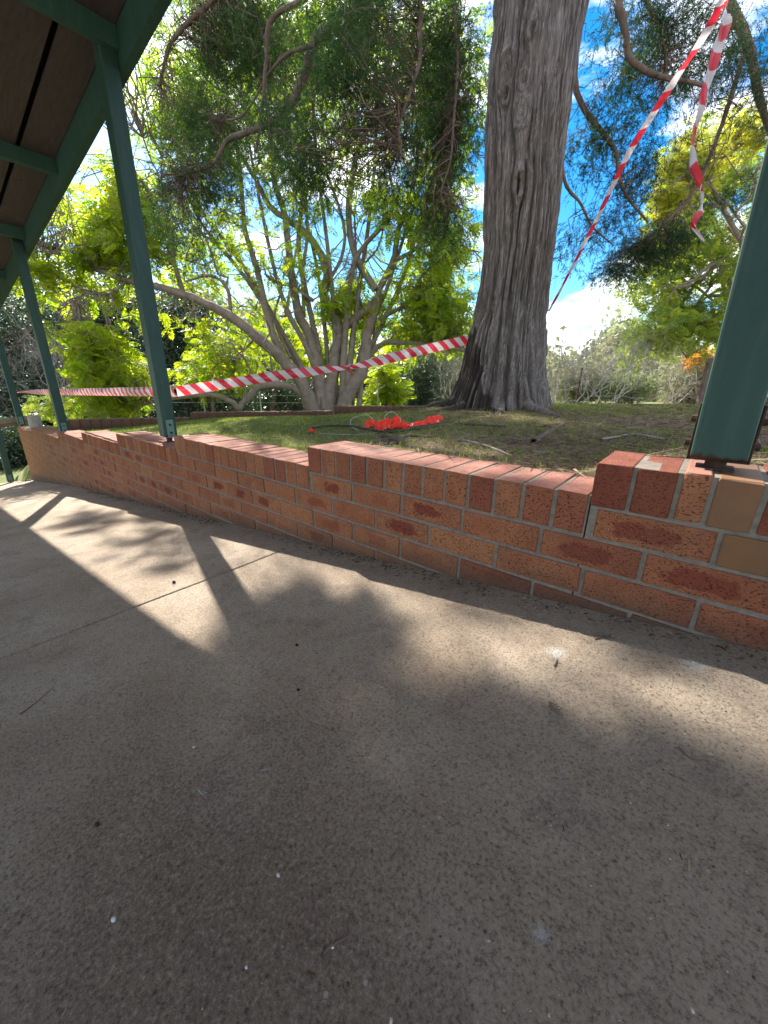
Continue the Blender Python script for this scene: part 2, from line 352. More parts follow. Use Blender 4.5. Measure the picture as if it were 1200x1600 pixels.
M = dict(
    concrete=mat_concrete(), brick=mat_brick(), cap_brick=mat_brick(True), paint=mat_paint(), post=mat_post(), bark=mat_bark(), ground=mat_ground(),
    mortar=mat_simple('mortar', (.12, .10, .078), (.20, .172, .135), 60, .9, .5, .002),
    mossy_brick=mat_simple('mossy_brick', (.055, .035, .022), (.16, .075, .045), 14, .9, .5, .003),
    smooth_brick=mat_simple('smooth_brown_brick', (.14, .072, .035), (.19, .09, .042), 9, .7, .3, .002),
    tan_brick=mat_simple('tan_brick', (.17, .083, .035), (.13, .065, .03), 9, .75, .3, .002),
    board=mat_simple('stained_board', (.042, .034, .030), (.075, .058, .050), 6, .7, .5, .004, (1, 9, 9)),
    dark=mat_simple('black_void', (.006, .006, .006), (.012, .010, .009), 10, .9),
    steel=mat_simple('galvanised_steel', (.30, .33, .33), (.45, .47, .46), 40, .45, .2, .001, metal=.6),
    rust=mat_simple('rusty_iron', (.022, .014, .010), (.07, .035, .022), 60, .8, .6, .002),
    bracket=mat_simple('bracket_paint', (.07, .15, .125), (.12, .21, .175), 30, .5, .3, .001),
    jac_bark=mat_limb('jacaranda_bark', (.17, .13, .095), (.26, .205, .155), (.09, .068, .05)),
    dark_bark=mat_limb('dark_branch_bark', (.11, .075, .055), (.20, .14, .105), (.07, .05, .04)),
    grey_bark=mat_limb('grey_twig_bark', (.24, .215, .185), (.36, .33, .29), (.17, .15, .13)),
    tape=mat_tape(), plastic=mat_plastic(),
    wood=mat_limb('weathered_wood', (.09, .065, .05), (.16, .12, .092), (.05, .038, .03)),
    jac_leaf=mat_leaf('jacaranda_leaf', [(.085, .15, .02), (.16, .22, .025), (.25, .26, .025)], .64, .5, (1.85, 2.0, .5)),
    pale_leaf=mat_leaf('pale_green_leaf', [(.13, .19, .04), (.20, .26, .06), (.27, .29, .06)], .5, .5, (1.9, 1.9, .8)),
    con_leaf=mat_leaf('cypress_leaf', [(.016, .038, .018), (.030, .062, .022), (.062, .098, .026)], .30, .6, (1.8, 2.2, .8), .2),
    dark_leaf=mat_leaf('dark_evergreen_leaf', [(.015, .030, .018), (.028, .050, .026), (.05, .075, .04)], .2, .35, (1.5, 1.8, .8), .5),
    grey_leaf=mat_leaf('grey_brush_leaf', [(.16, .16, .12), (.24, .23, .17), (.20, .25, .12)], .35, .7, (1.4, 1.4, .9)),
    orange_leaf=mat_leaf('autumn_leaf', [(.42, .16, .02), (.5, .26, .03)], .5, .6, (1.7, 1.5, .5)),
    gold_leaf=mat_leaf('golden_leaf', [(.14, .20, .045), (.21, .25, .05), (.31, .28, .06)], .55, .6, (2.1, 2.1, .7)),
    grass=mat_leaf('grass_blade', [(.075, .12, .022), (.13, .18, .035), (.22, .22, .08)], .45, .6, (1.8, 1.8, .7)),
    litter=mat_leaf('dry_needle', [(.07, .045, .028), (.17, .12, .075), (.32, .25, .16)], .1, .9, (1, 1, 1), .1),
    stone=mat_simple('pale_pebble', (.35, .34, .33), (.6, .58, .55), 60, .8, .5, .001),
)

# ---------------------------------------------------------------- levels of the place
SL = .12
def zpath(x):
    x = np.asarray(x, float); return .425 + SL*x - .03*np.clip(-6-x, 0, None)
# section: (x start, x end, top)
SECT = [(-.186, 2.4, .811), (-1.303, -.186, .725), (-2.655, -1.303, .639), (-3.80, -2.655, .553), (-4.88, -3.80, .467),
        (-5.95, -4.88, .381), (-7.55, -5.95, .295), (-8.70, -7.55, .209)]
TF, TB = 1.055, 1.285
_k = []
for a, b, zt in SECT[::-1]: _k += [(a+.12, zt-.012), (b-.12, zt-.012)]
_k = [(-40, -1.2), (-12, -.25)] + _k
def zg(x, y):
    x = np.asarray(x, float); y = np.asarray(y, float)
    zw = np.interp(x, [a for a, b in _k], [b for a, b in _k])
    D = -.636*x + .772*y; Lr = .772*x + .636*y
    D0 = 3.2 + 1.35*sstep(-.3, 1.6, Lr)
    q = np.clip(D-D0, 0, None)
    m = .745 - .125*q - .11*np.clip(-2.4-Lr, 0, None)
    m = np.where(D > 9, .745-.125*np.clip(9-D0, 0, 9)-.11*np.clip(-2.4-Lr, 0, None)-.03*(D-9), m)
    m = np.maximum(m, -1.6)
    m = m + .045*np.exp(-((x+1.4)**2+(y-3.4)**2)/.55)
    w = np.exp(-(np.clip(y-1.3, 0, None)/1.0)**2)
    z = zw*w + m*(1-w)
    return z + .012*(vnoise(x*2.3+50, y*2.3+50)-.5) + .012*(vnoise(x*9+50, y*9+50)-.5)*(w < .98)

# ---------------------------------------------------------------- ground
def grid(xs, ys, zf):
    X, Y = np.meshgrid(xs, ys); V = np.stack([X, Y, zf(X, Y)], -1).reshape(-1, 3)
    nx, ny = len(xs), len(ys); i = np.arange(ny-1)[:, None]*nx; j = np.arange(nx-1)[None, :]
    return V, np.stack([i+j, i+j+1, i+nx+j+1, i+nx+j], -1).reshape(-1, 4)
def spread(a, b, fine0, fine1, step, k=1.25):
    xs = list(np.arange(fine0, fine1+step, step)); d = step
    while xs[-1] < b: d *= k; xs.append(xs[-1]+d)
    d = step
    while xs[0] > a: d *= k; xs.insert(0, xs[0]-d)
    return np.array(xs)
g = Acc()
g.add(*grid(spread(-9.0, 300, -9.0, 4.0, .06), spread(1.281, 400, 1.281, 8.5, .06), zg))
tag(g.build('garden_ground', M['ground'], smooth=True), kind='structure')
g = Acc()
def zfar(x, y):
    e = zg(x, np.maximum(y, 1.2)); lo = zpath(np.maximum(x, -9.4))-.05
    return np.where(x > -9.2, np.where(y > 1.0, e-.5, lo-.1), np.minimum(e, lo+.1*0-.02)-.02*np.clip(-9.4-x, 0, 12))
g.add(*grid(spread(-400, -9.0, -12, -9.05, .2)[lambda a: a < -8.9] if False else np.concatenate([-np.geomspace(400, 9.05, 46)]), spread(-300, 400, -3, 6, .3), zfar))
tag(g.build('lower_ground', M['ground'], smooth=True), kind='structure')

# the concrete path: two slabs with a tooled joint between them
path = tag(bpy.data.objects.new('concrete_path', None), kind='structure'); col.objects.link(path)
def slab(x0, x1, y0, y1):
    a = Acc(); xs = np.linspace(x0, x1, max(2, int((x1-x0)/.05))); ys = np.concatenate([np.linspace(y0, -.5, 12), np.linspace(-.45, y1, 32)])
    xs = np.concatenate([[x0, x0+.004], xs[1:-1], [x1-.004, x1]]); ys = np.concatenate([[y0, y0+.004], ys[1:-1], [y1-.004, y1]])
    def zf(X, Y):
        z = zpath(X) + .004*(vnoise(X*3+80, Y*3+80)-.5)
        edge = (X <= x0+1e-6) | (X >= x1-1e-6); return z - .006*edge
    V, Q = grid(xs, ys, zf); nx = len(xs); ny = len(ys)
    a.add(V, Q)
    for line in (np.arange(nx)*1, (ny-1)*nx+np.arange(nx), np.arange(ny)*nx, np.arange(ny)*nx+nx-1):
        P = V[line]; P2 = P.copy(); P2[:, 2] -= .11; n = len(P)
        a.add(np.vstack([P, P2]), [(i, i+1, n+i+1, n+i) for i in range(n-1)])
    return a.build('slab', M['concrete'], path)
slab(-9.5, -1.3635, -3.2, TF-.002); slab(-1.3575, 3.2, -3.2, TF-.002)
a = Acc(); V, Q = box(-9.4, 3.1, -3.1, TF-.01, -.3, 0); V[:, 2] += np.where(V[:, 2] > -.1, zpath(V[:, 0])-.03, zpath(V[:, 0])-.1); a.add(V, Q)
tag(a.build('base_course', M['dark'], path))

# ---------------------------------------------------------------- brick retaining wall
wall = empty('brick_wall', (-3.1, 1.17, 0), 'long orange brick garden wall with stepped top along the concrete path', 'wall')
brick_mesh = {}
def brick_obj(name, cx, cy, cz, L_, D_, H_, m, parent, key=None, rot=None, tilt=.0):
    k = (round(L_, 3), round(D_, 3), round(H_, 3), m.name, random.randrange(3))
    if k not in brick_mesh:
        V, Q = bbox(-L_/2, L_/2, -D_/2, D_/2, -H_/2, H_/2, .0035)
        V = V + np.random.default_rng(len(brick_mesh)).normal(size=V.shape)*.0006
        me = bpy.data.meshes.new('brick'); me.from_pydata(V.tolist(), [], Q.tolist()); me.materials.append(m); brick_mesh[k] = me
    o = bpy.data.objects.new(name, brick_mesh[k]); col.objects.link(o); o.parent = parent
    pw = parent_world(parent); o.location = (cx-pw[0], cy-pw[1], cz-pw[2])
    o.rotation_euler = rot if rot else (random.gauss(0, .004), random.gauss(0, .003), random.gauss(0, .004)); return o
RJ = [-.1075-.079, -.1035, -.0167, .0409]       # measured joints in the near section
nb = 0; far = Acc()
for si, (x0, x1, zt) in enumerate(SECT):
    n = max(1, round((x1-x0)/.0862)); pitch = (x1-x0)/n
    xs = [(x0+i*pitch+(.001 if i == 0 else .0055), x0+(i+1)*pitch-.0055) for i in range(n)]
    if si == 0: xs = [(-.186, -.1075), (-.0985, -.0215), (-.0115, .036), (.0465, .1185)] + [(.1285+i*.086, .2045+i*.086) for i in range(26)]
    for i, (a_, b_) in enumerate(xs):
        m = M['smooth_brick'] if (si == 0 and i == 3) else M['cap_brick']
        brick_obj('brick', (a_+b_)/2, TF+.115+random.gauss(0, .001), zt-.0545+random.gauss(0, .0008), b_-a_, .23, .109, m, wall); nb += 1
    # mortar core of the section, recessed behind the faces
    zb = float(zpath(x0))-.25
    V, Q = box(x0+.003, x1-.001, TF+.0045, TB-.004, zb, zt-.0025); Acc().add(V, Q).build('mortar_bed', M['mortar'], wall)
# stretcher courses run on level through all the steps
strs = []
for k in range(18):
    z1 = .811-.119-.086*k; z0 = z1-.076; xl = SECT[min(k, len(SECT)-1)][0]; shift = (-.170 if k % 2 == 0 else -.046)
    for j0 in range(-36, 10):
        a_ = shift+j0*.248+.005; b_ = a_+.238; a2 = max(a_, xl+.002)
        if b_ < xl+.04 or z1 < float(zpath(a2))-.01: continue
        strs.append((a2, b_, z0, z1, k))
strs.sort(key=lambda q: -q[1]+(99 if q[0] > .9 else 0))
for (a2, b_, z0, z1, k) in strs:
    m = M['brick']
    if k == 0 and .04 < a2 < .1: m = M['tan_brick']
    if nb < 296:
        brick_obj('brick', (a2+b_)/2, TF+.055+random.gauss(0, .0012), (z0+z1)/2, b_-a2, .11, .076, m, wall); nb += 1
    else:
        V, Q = box(a2, b_, TF+random.gauss(0, .0008), TF+.1, z0, z1); far.add(V, Q)
tag(far.build('distant_bricks', M['brick'], wall), kind='stuff')

# second, lower garden wall curving behind the lawn
back = empty('brick_wall', (-4.5, 4.3, .3), 'low dark brick wall curving behind the lawn, beyond the thick trunk', 'wall')
BW = [((-2.0, 7.3), (-4.80, 4.50), .58), ((-4.82, 4.47), (-6.05, 2.72), .505), ((-6.06, 2.70), (-6.95, 1.32), .43)]
mort2 = Acc()
for (p, q, zt) in BW:
    p = np.array(p); q = np.array(q); Ln = np.linalg.norm(q-p); u = (q-p)/Ln; nrm = np.array([-u[1], u[0]]); ang = math.atan2(u[1], u[0])
    n = int(Ln/.12)
    for i in range(n):
        c = p+u*((i+.5)*Ln/n)
        brick_obj('brick', c[0], c[1], zt-.075+random.gauss(0, .002), Ln/n-.012, .2, .15, M['mossy_brick'], back, rot=(0, 0, ang))
    zlo = float(np.min(zg(np.array([p[0], q[0]]), np.array([p[1], q[1]]))))-.3
    cor = [p+nrm*.09, q+nrm*.09, q-nrm*.09, p-nrm*.09]
    V = [(c[0], c[1], zlo) for c in cor]+[(c[0], c[1], zt-.012) for c in cor]
    mort2.add(V, [(3, 2, 1, 0), (4, 5, 6, 7), (0, 1, 5, 4), (1, 2, 6, 5), (2, 3, 7, 6), (3, 0, 4, 7)])
mort2.build('wall_core', M['smooth_brick'], back)

# ---------------------------------------------------------------- veranda roof
roof = empty('veranda_roof', (-3, 0, 2.7), 'low veranda roof with green beams and dark boards over the path', 'roof')
def zb(x): return 2.963+.113*np.asarray(x, float)
def sbox(x0, x1, y0, y1, lo, hi):
    V, Q = bbox(x0, x1, y0, y1, 0, 1, .0); V = np.array(V); Q = np.array(Q)
    V, Q = box(x0, x1, y0, y1, 0, 1); V[:, 2] = zb(V[:, 0]) + np.where(V[:, 2] > .5, hi, lo); return V, Q
RX0, RX1 = -10.6, 4.0
Acc().add(*sbox(RX0, RX1, 1.235, 1.278, 0, .20)).build('beam', M['paint'], roof)
Acc().add(*sbox(RX0, RX1, 1.280, 1.300, .03, .23)).build('fascia_board', M['paint'], roof)
a = Acc(); a.add(*sbox(RX0, RX1, 1.302, 1.312, .12, .26)); a.build('flashing', M['steel'], roof)
for i in range(9):
    x = .04-1.5*i+1.5
    V, Q = sbox(x-.0225, x+.0225, -1.5, 1.233, .075, .175); Acc().add(V, Q).build('rafter', M['paint'], roof)
Acc().add(*sbox(RX0, RX1, -1.6, -1.502, -.02, .2)).build('back_beam', M['paint'], roof)
y = 1.231; i = 0
while y > -1.5:
    y0 = y-.200; Acc().add(*sbox(RX0, RX1, max(y0, -1.5), y, .178, .194)).build('board', M['board'], roof)
    y = y0-.034; i += 1
Acc().add(*sbox(RX0, RX1, -1.65, 1.305, .262, .29)).build('roof_sheet', M['dark'], roof)

# ---------------------------------------------------------------- posts
def post(x, foot, ytop, lab, width=.09, pin=.04, yb=1.17, top=None, xlean=0.):
    top = float(zb(x))+.176 if top is None else top
    e = empty('veranda_post', (x, yb, foot), lab, 'post', 'green veranda posts along the wall')
    h = top-foot-pin
    V, Q = bbox(-width/2, width/2, -width/2, width/2, 0, h, .006)
    V[:, 1] += (ytop-yb)*V[:, 2]/h; V[:, 0] += xlean*V[:, 2]
    a = Acc(); a.add(V, Q); o = a.build('shaft', M['post'], None); o.parent = e; o.location = (0, 0, pin)
    a = Acc(); P = np.array([[0, 0, -.02], [0, 0, pin+.004]]); a.add(*tube(P, (.02, .02), 12)); V, Q = bbox(-.035, .035, -.03, .03, -.002, .004, .001); a.add(V, Q)
    o = a.build('pin', M['rust'], None); o.parent = e
    # steel stirrup up both sides
    for sgn in (-1, 1):
        a = Acc(); V, Q = bbox(sgn*width/2+(0.001 if sgn > 0 else -.006), sgn*width/2+(.006 if sgn > 0 else -.001), -.025, .025, pin-.004, pin+.12, .001); a.add(V, Q)
        o = a.build('bracket', M['rust'] if x > -1 else M['bracket'], None); o.parent = e
        for bz in (.03, .085):
            a = Acc(); c = sgn*(width/2+.006); a.add(*tube(np.array([[c, 0, pin+bz], [c+sgn*.010, 0, pin+bz]]), (.009, .008), 8))
            a.add(*tube(np.array([[c+sgn*.0095, 0, pin+bz], [c+sgn*.0105, 0, pin+bz]]), (.008, .0005), 8))
            b = a.build('bolt', M['rust'], None); b.parent = o
    a = Acc(); V, Q = bbox(-width/2-.006, width/2+.006, -.025, .025, pin-.006, pin-.0005, .001); a.add(V, Q); o = a.build('seat_plate', M['rust'] if x > -1 else M['bracket'], None); o.parent = e
    return e
post(.037, .811, 1.17, 'nearest green post on the right, its foot black with peeling paint', width=.10, pin=.024, xlean=-.021)
post(-3.02, .553, 1.19, 'second green post from the right, standing on the stepped wall')
post(-6.16, .300, 1.19, 'green post on the far half of the wall, second from the left')
post(-9.05, .209-.02, 1.19, 'green post just past the far end of the brick wall')
post(-9.35, float(zpath(-9.35)), .95, 'teal post standing on the concrete at the far left edge', yb=.84, pin=.02)

# ---------------------------------------------------------------- foliage tools
def ribbonq(p, q, wv):
    """quad from p to q with half width vector wv"""
    p, q, wv = map(np.asarray, (p, q, wv)); return [p-wv*.6, p+wv*.6, q+wv, q-wv]
def tpl_feather(r, pairs=8, lf=.34, wd=.05):
    V, Q = [], []
    def ad(v): Q.append(list(range(len(V), len(V)+4))); V.extend(v)
    ad(ribbonq((0, 0, 0), (1, 0, -.12), (0, .008, 0)))
    for i in range(pairs):
        x = .12+.86*i/(pairs-1); l = lf*math.sin(math.pi*(.25+.7*i/(pairs-1)))
        for sg in (-1, 1):
            an = math.radians(55+r.uniform(-9, 9)); dz = r.uniform(-.12, .02)
            d = np.array([math.cos(an), sg*math.sin(an), dz])*l
            nv = np.cross(d, [r.uniform(-.3, .3), 0, 1]); nv = nv/np.linalg.norm(nv)*wd
            b = np.array([x, 0, -.12*x*x]); m_ = b+d*.55
            V0 = [b, m_+nv, b+d, m_-nv]; ad([np.asarray(v) for v in V0])
    return np.array(V, float), np.array(Q)
def tpl_cypress(r, n=17):
    V, Q = [], []
    def ad(v): Q.append(list(range(len(V), len(V)+4))); V.extend(v)
    pts = [np.array([0, 0, 0.])]; d = np.array([1., 0, 0])
    for i in range(5):
        d = d+r.normal(size=3)*.16; d /= np.linalg.norm(d); pts.append(pts[-1]+d*.2)
    for i in range(5): ad(ribbonq(pts[i], pts[i+1], np.array([0, .011, 0])))
    for i in range(n):
        t = r.uniform(.05, 1); b = pts[min(4, int(t*5))]*(1)+(pts[min(5, int(t*5)+1)]-pts[min(4, int(t*5))])*(t*5-int(t*5) if t < 1 else 1)
        dd = np.array([r.uniform(.45, 1), r.uniform(-.8, .8), r.uniform(-.45, .45)]); dd /= np.linalg.norm(dd); l = r.uniform(.10, .26)*(1.15-.4*t)
        wv = np.cross(dd, r.normal(size=3)); wv = wv/np.linalg.norm(wv)*.011
        m_ = b+dd*l*.55; e = b+dd*l; ad([b, m_+wv, e, m_-wv])
        for k in range(2):
            b2 = b+dd*l*r.uniform(.25, .7); d2 = dd+r.normal(size=3)*.55; d2 /= np.linalg.norm(d2); l2 = l*.5
            m2 = b2+d2*l2*.6; ad([b2, m2+wv*.8, b2+d2*l2, m2-wv*.8])
    return np.array(V, float), np.array(Q)
def tpl_leaves(r, n=7, size=.28):
    V, Q = [], []
    for i in range(n):
        b = r.normal(size=3)*.32; d = r.normal(size=3); d /= np.linalg.norm(d); wv = np.cross(d, r.normal(size=3)); wv = wv/np.linalg.norm(wv)*size*.28
        m_ = b+d*size*.5; Q.append(list(range(len(V), len(V)+4))); V.extend([b, m_+wv, b+d*size, m_-wv])
    return np.array(V, float), np.array(Q)
_tr = np.random.default_rng(77)
TPL = dict(feather=[tpl_feather(_tr) for _ in range(4)], cypress=[tpl_cypress(_tr) for _ in range(5)], leaves=[tpl_leaves(_tr) for _ in range(4)],
           sparse=[tpl_feather(_tr, 6, .4, .06) for _ in range(4)])
def airy(P, r):
    """the crowns are open where the photograph's sun reaches the path, the wall top and the lawn"""
    k = (P[:, 2]-zpath(np.clip(P[:, 0]+1.2*P[:, 2], -9, 2)))/S[2]
    for _ in range(3): k = (P[:, 2]-zpath(np.clip(P[:, 0]-S[0]*k, -9, 2)))/S[2]
    gx = P[:, 0]-S[0]*k; gy = P[:, 1]-S[1]*k
    q = r.random(len(P))
    lit = (gx > -6) & (gx < -1.05) & (gy > .15) & (gy < 1.15)
    lit |= (gx >= -1.05) & (gx < 1.2) & (gy > .50) & (gy < 1.15)
    lit |= (gx >= -1.05) & (gx < -.62) & (gy > .2) & (gy < .50)
    for (x, y, rr) in ((-.35, .42, .15), (-.25, .54, .11), (-.70, .38, .12)): lit |= (gx-x)**2+(gy-y)**2 < rr*rr
    top = (gx > -9) & (gx < 2) & (gy >= 1.15) & (gy < 1.42)
    lawn = (gx > -7) & (gx < -2.7) & (gy >= 2.3) & (gy < 5.0)
    return ~((lit & (q > .02)) | (top & (q > .12)) | (lawn & (q > .3)))
def scatter(acc, kind, P, dirs, sizes, tint, r, rollsd=3.2, thin=True):
    """many copies of a leaf spray; x axis of the spray follows dirs"""
    if thin:
        kp = airy(np.asarray(P), r); P, dirs, sizes, tint = np.asarray(P)[kp], dirs[kp], sizes[kp], tint[kp]
        if len(P) == 0: return
    T = TPL[kind]; P = np.asarray(P); n = len(P); d = dirs/np.linalg.norm(dirs, axis=1)[:, None]
    up = np.tile([0, 0, 1.], (n, 1)); s_ = np.cross(up, d); s_ /= np.linalg.norm(s_, axis=1)[:, None]+1e-9; u_ = np.cross(d, s_)
    ro = r.normal(size=n)*rollsd; c, s = np.cos(ro)[:, None], np.sin(ro)[:, None]
    a, b = s_*c+u_*s, -s_*s+u_*c
    which = r.integers(0, len(T), n)
    for k, (V, Q) in enumerate(T):
        m = which == k
        if not m.any(): continue
        W = (V[None, :, 0, None]*d[m][:, None]+V[None, :, 1, None]*a[m][:, None]+V[None, :, 2, None]*b[m][:, None])*sizes[m][:, None, None]+P[m][:, None]
        nn = m.sum(); QQ = Q[None]+(np.arange(nn)*len(V))[:, None, None]
        acc.add(W.reshape(-1, 3), QQ.reshape(-1, 4), np.repeat(tint[m], len(V)))
def clumpy(P, f, seed, thr):
    """keep points where a smooth 3-d field is high: gaps between clumps"""
    q = P*f; s = seed*1.7
    v = np.sin(q[:, 0]*1.9+s)+np.sin(q[:, 1]*2.3+s*2+q[:, 2]*.7)+np.sin(q[:, 2]*2.1+s*3+q[:, 0]*.9)+.7*np.sin((q[:, 0]+q[:, 1]-q[:, 2])*3.7+s)
    return v > thr
def blob(px, py, D, rx, ry, rd, n, r, power=.55, side=None):
    """points inside an ellipsoid whose centre is seen at (px, py) at distance D; rx, ry in pixels, rd metres"""
    u = r.normal(size=(n, 3)); u /= np.linalg.norm(u, axis=1)[:, None]; u *= r.random(n)[:, None]**power
    return at(px, py, D)+ (u[:, 0]*rx*D/F)[:, None]*CR + (u[:, 1]*ry*D/F)[:, None]*CU + (u[:, 2]*rd)[:, None]*CW
def droop(n, r, k=-.6, out=None):
    d = r.normal(size=(n, 3)); d[:, 2] = d[:, 2]*.45+k
    if out is not None: d += out
    return d
def twigs(acc, P, nodes, r, n, rad=(.012, .004), seg=5, amp=.28, sides=4, maxd=99):
    """thin branches from the nearest limb node to foliage points"""
    nodes = np.asarray(nodes); idx = r.choice(len(P), min(n, len(P)), replace=False)
    for i in idx:
        p = P[i]; d = np.linalg.norm(nodes-p, axis=1)+r.random(len(nodes))*.5; q = nodes[np.argmin(d)]
        if d.min() > maxd: continue
        acc.add(*tube(wiggle(q, p, seg+2, amp, r), rad, sides))
def limb(pts, w, D, sides=8, sub=5, rough=.04, jitter=0., r=rng, dvar=None):
    """tube traced along photo pixels; w = (start, end) width in pixels; D depth start/end"""
    n = len(pts); Ds = np.linspace(D[0], D[1], n)+(0 if dvar is None else np.array(dvar))
    P = catmull([at(x, y, d) for (x, y), d in zip(pts, Ds)], sub)
    k = len(P); W = np.linspace(w[0], w[1], k)*np.linspace(D[0], D[1], k)/F/2
    if jitter: P = P + np.cumsum(r.normal(size=P.shape), 0)*jitter*W[:, None]
    return tube(P, W, sides, rough, r), P

# ---------------------------------------------------------------- the big cypress
r = np.random.default_rng(21)
EDGE = [(-130, 772, 945), (0, 768, 922), (90, 762, 905), (175, 756, 893), (306, 754, 879), (394, 752, 868), (437, 748, 861), (525, 731, 855), (590, 717, 854), (622, 705, 860), (650, 690, 870)]
DC = 3.68
cz, cc, crad = [], [], []
for (py, xl, xr) in EDGE[::-1]:
    dl = vp(xl, py); dr = vp(xr, py); al = math.atan2(dl[1], dl[0]); ar = math.atan2(dr[1], dr[0]); am = (al+ar)/2; half = abs(al-ar)/2
    dm = vp((xl+xr)/2, py); t = DC/math.hypot(dm[0], dm[1])
    cz.append(HC+dm[2]*t); cc.append((DC*math.cos(am), DC*math.sin(am))); crad.append(DC*math.sin(half))
cz += [6.5, 11.0]; cc += [(cc[-1][0]-.1, cc[-1][1]), (cc[-1][0]-.2, cc[-1][1]+.1)]; crad += [.24, .12]
cz = np.array(cz); cc = np.array(cc); crad = np.array(crad)
cyp = empty('cypress_tree', (cc[0][0], cc[0][1], .72), 'thick furrowed grey cypress trunk with drooping dark foliage behind the wall', 'tree')
zz = np.concatenate([np.linspace(.62, 4.2, 560), np.linspace(4.3, 10.8, 60)]); NT_ = 420
th = np.linspace(0, 2*np.pi, NT_, endpoint=False); Z, TT = np.meshgrid(zz, th, indexing='ij')
RR = np.interp(Z, cz, crad)
# knots: (view angle offset px, py)
def knot(px, py):
    d = vp(px, py); ang = math.atan2(d[1], d[0]); t = 3.4/math.hypot(d[0], d[1]); z = HC+d[2]*t
    c = np.array([np.interp(z, cz, cc[:, 0]), np.interp(z, cz, cc[:, 1])]); p = np.array([d[0]*t, d[1]*t])-c
    return math.atan2(p[1], p[0]) % (2*np.pi), z
warp = np.zeros_like(Z); kd = np.zeros_like(Z)
for (px, py, rz, dep) in ((785, 108, .075, .035), (787, 145, .035, .02), (813, 290, .05, .012), (818, 128, .04, -.012), (815, 180, .06, -.018), (830, 52, .03, -.006)):
    ka, kz = knot(px, py); da = (TT-ka+np.pi) % (2*np.pi)-np.pi; dx = da*.28; dz = (Z-kz)*.62; dd = np.sqrt(dx*dx+dz*dz)
    warp += -np.sign(da)*np.exp(-(dd/(rz*1.5))**2)*.10*(np.abs(da) > 1e-6)*np.clip(np.abs(dx)/(rz*.35), 0, 1)
    kd += -dep*np.exp(-(dd/(rz*.55))**2)+.016*np.exp(-((dd-rz*.85)/(rz*.3))**2)
    kd += .004*np.cos(dd/rz*14)*np.exp(-(dd/(rz*1.2))**2)
U = (TT+warp+.10*(vnoise(TT/(2*np.pi)*6, Z*1.3, 6)-.5))/(2*np.pi)
def ridg(K, kz, o=0): n_ = vnoise(U*K, Z*kz+o, K); return 1-np.abs(2*n_-1)*2
f1 = ridg(48, 1.0); f2 = ridg(104, 2.3, 9); f3 = ridg(190, 7, 3)
base = np.clip((1.15-Z)/.5, 0, 1)
flute = (vnoise(U*8, Z*.5+4, 8)-.5)*(.05+.08*base**1.5)+(vnoise(U*17, Z*.8+9, 17)-.5)*(.03+.06*base)
furrow = -np.clip(f1-.35, 0, 1)**.7*.060-np.clip(f2-.25, 0, 1)**.8*.030+(f3)*.005+(vnoise(U*60, Z*9, 60)-.5)*.010
R_ = RR+flute+furrow*(1+.5*base)+kd-.002
CX = np.interp(Z, cz, cc[:, 0]); CY = np.interp(Z, cz, cc[:, 1])
V = np.stack([CX+R_*np.cos(TT), CY+R_*np.sin(TT), Z], -1).reshape(-1, 3)
i = np.arange(len(zz)-1)[:, None]*NT_; j = np.arange(NT_)[None, :]; k = (j+1) % NT_
Q = np.stack([i+j, i+k, i+NT_+k, i+NT_+j], -1).reshape(-1, 4)
Acc().add(V, Q).build('trunk', M['bark'], cyp, smooth=True)
# roots running out into the soil
for (a0, ln) in ((3.7, .42), (4.35, .30), (5.2, .33), (5.7, .42), (3.1, .35)):
    P = [np.array([cc[0][0]+math.cos(a0)*q, cc[0][1]+math.sin(a0)*q, 0]) for q in np.linspace(.38, .42+ln, 6)]
    P = np.array(P); P[:, 0] += np.cumsum(r.normal(size=6))*.02; P[:, 2] = zg(P[:, 0], P[:, 1])+np.linspace(.03, -.025, 6)
    Acc().add(*tube(catmull(P, 4), (.055, .018), 8, .12, r)).build('root', M['bark'], cyp, smooth=True)
cypress_nodes = []
def cbranch(pts, w, D, dv=None, name='branch'):
    (V, Q), P = limb(pts, w, D, 7, 6, .08, .10, r, dv); Acc().add(V, Q).build(name, M['dark_bark'], cyp, smooth=True); cypress_nodes.extend(P[2:]); return P
B = []
B.append(cbranch([(660, -190), (625, -60), (587, 0), (555, 23), (527, 51), (494, 70), (475, 126), (452, 173), (424, 196), (387, 210), (354, 224), (331, 261), (284, 275)], (24, 4), (3.4, 4.7)))
B.append(cbranch([(500, -70), (480, -5), (424, 30), (415, 93), (410, 154), (403, 210), (398, 240)], (9, 4), (3.6, 4.5)))
B.append(cbranch([(680, -80), (657, 0), (655, 93), (639, 140), (622, 196), (625, 243)], (9, 3), (3.4, 3.1)))
B.append(cbranch([(735, -60), (713, 0), (717, 100), (712, 170), (705, 250), (690, 300)], (7, 2), (3.5, 3.3)))
B.append(cbranch([(494, 70), (450, 85), (418, 120), (380, 180), (340, 190)], (6, 2), (3.8, 4.6)))
B.append(cbranch([(915, -60), (903, 30), (903, 83), (903, 140), (923, 183), (960, 233), (967, 277), (987, 317), (1013, 347)], (12, 3), (3.8, 4.2)))
B.append(cbranch([(950, -90), (963, 0), (977, 50), (987, 93), (1017, 113), (1060, 123), (1110, 135)], (14, 5), (3.6, 3.6)))
B.append(cbranch([(880, 210), (883, 283), (910, 320), (927, 353), (960, 383)], (6, 2), (3.9, 4.3)))
B.append(cbranch([(990, -60), (1010, 0), (1035, 60), (1042, 110)], (8, 3), (3.6, 3.8)))
B.append(cbranch([(1120, -90), (1135, 10), (1165, 80), (1190, 170), (1230, 260)], (18, 8), (4.2, 4.4)))
B.append(cbranch([(1165, 80), (1130, 190), (1090, 290), (1040, 350), (985, 390)], (8, 3), (4.3, 5.0)))
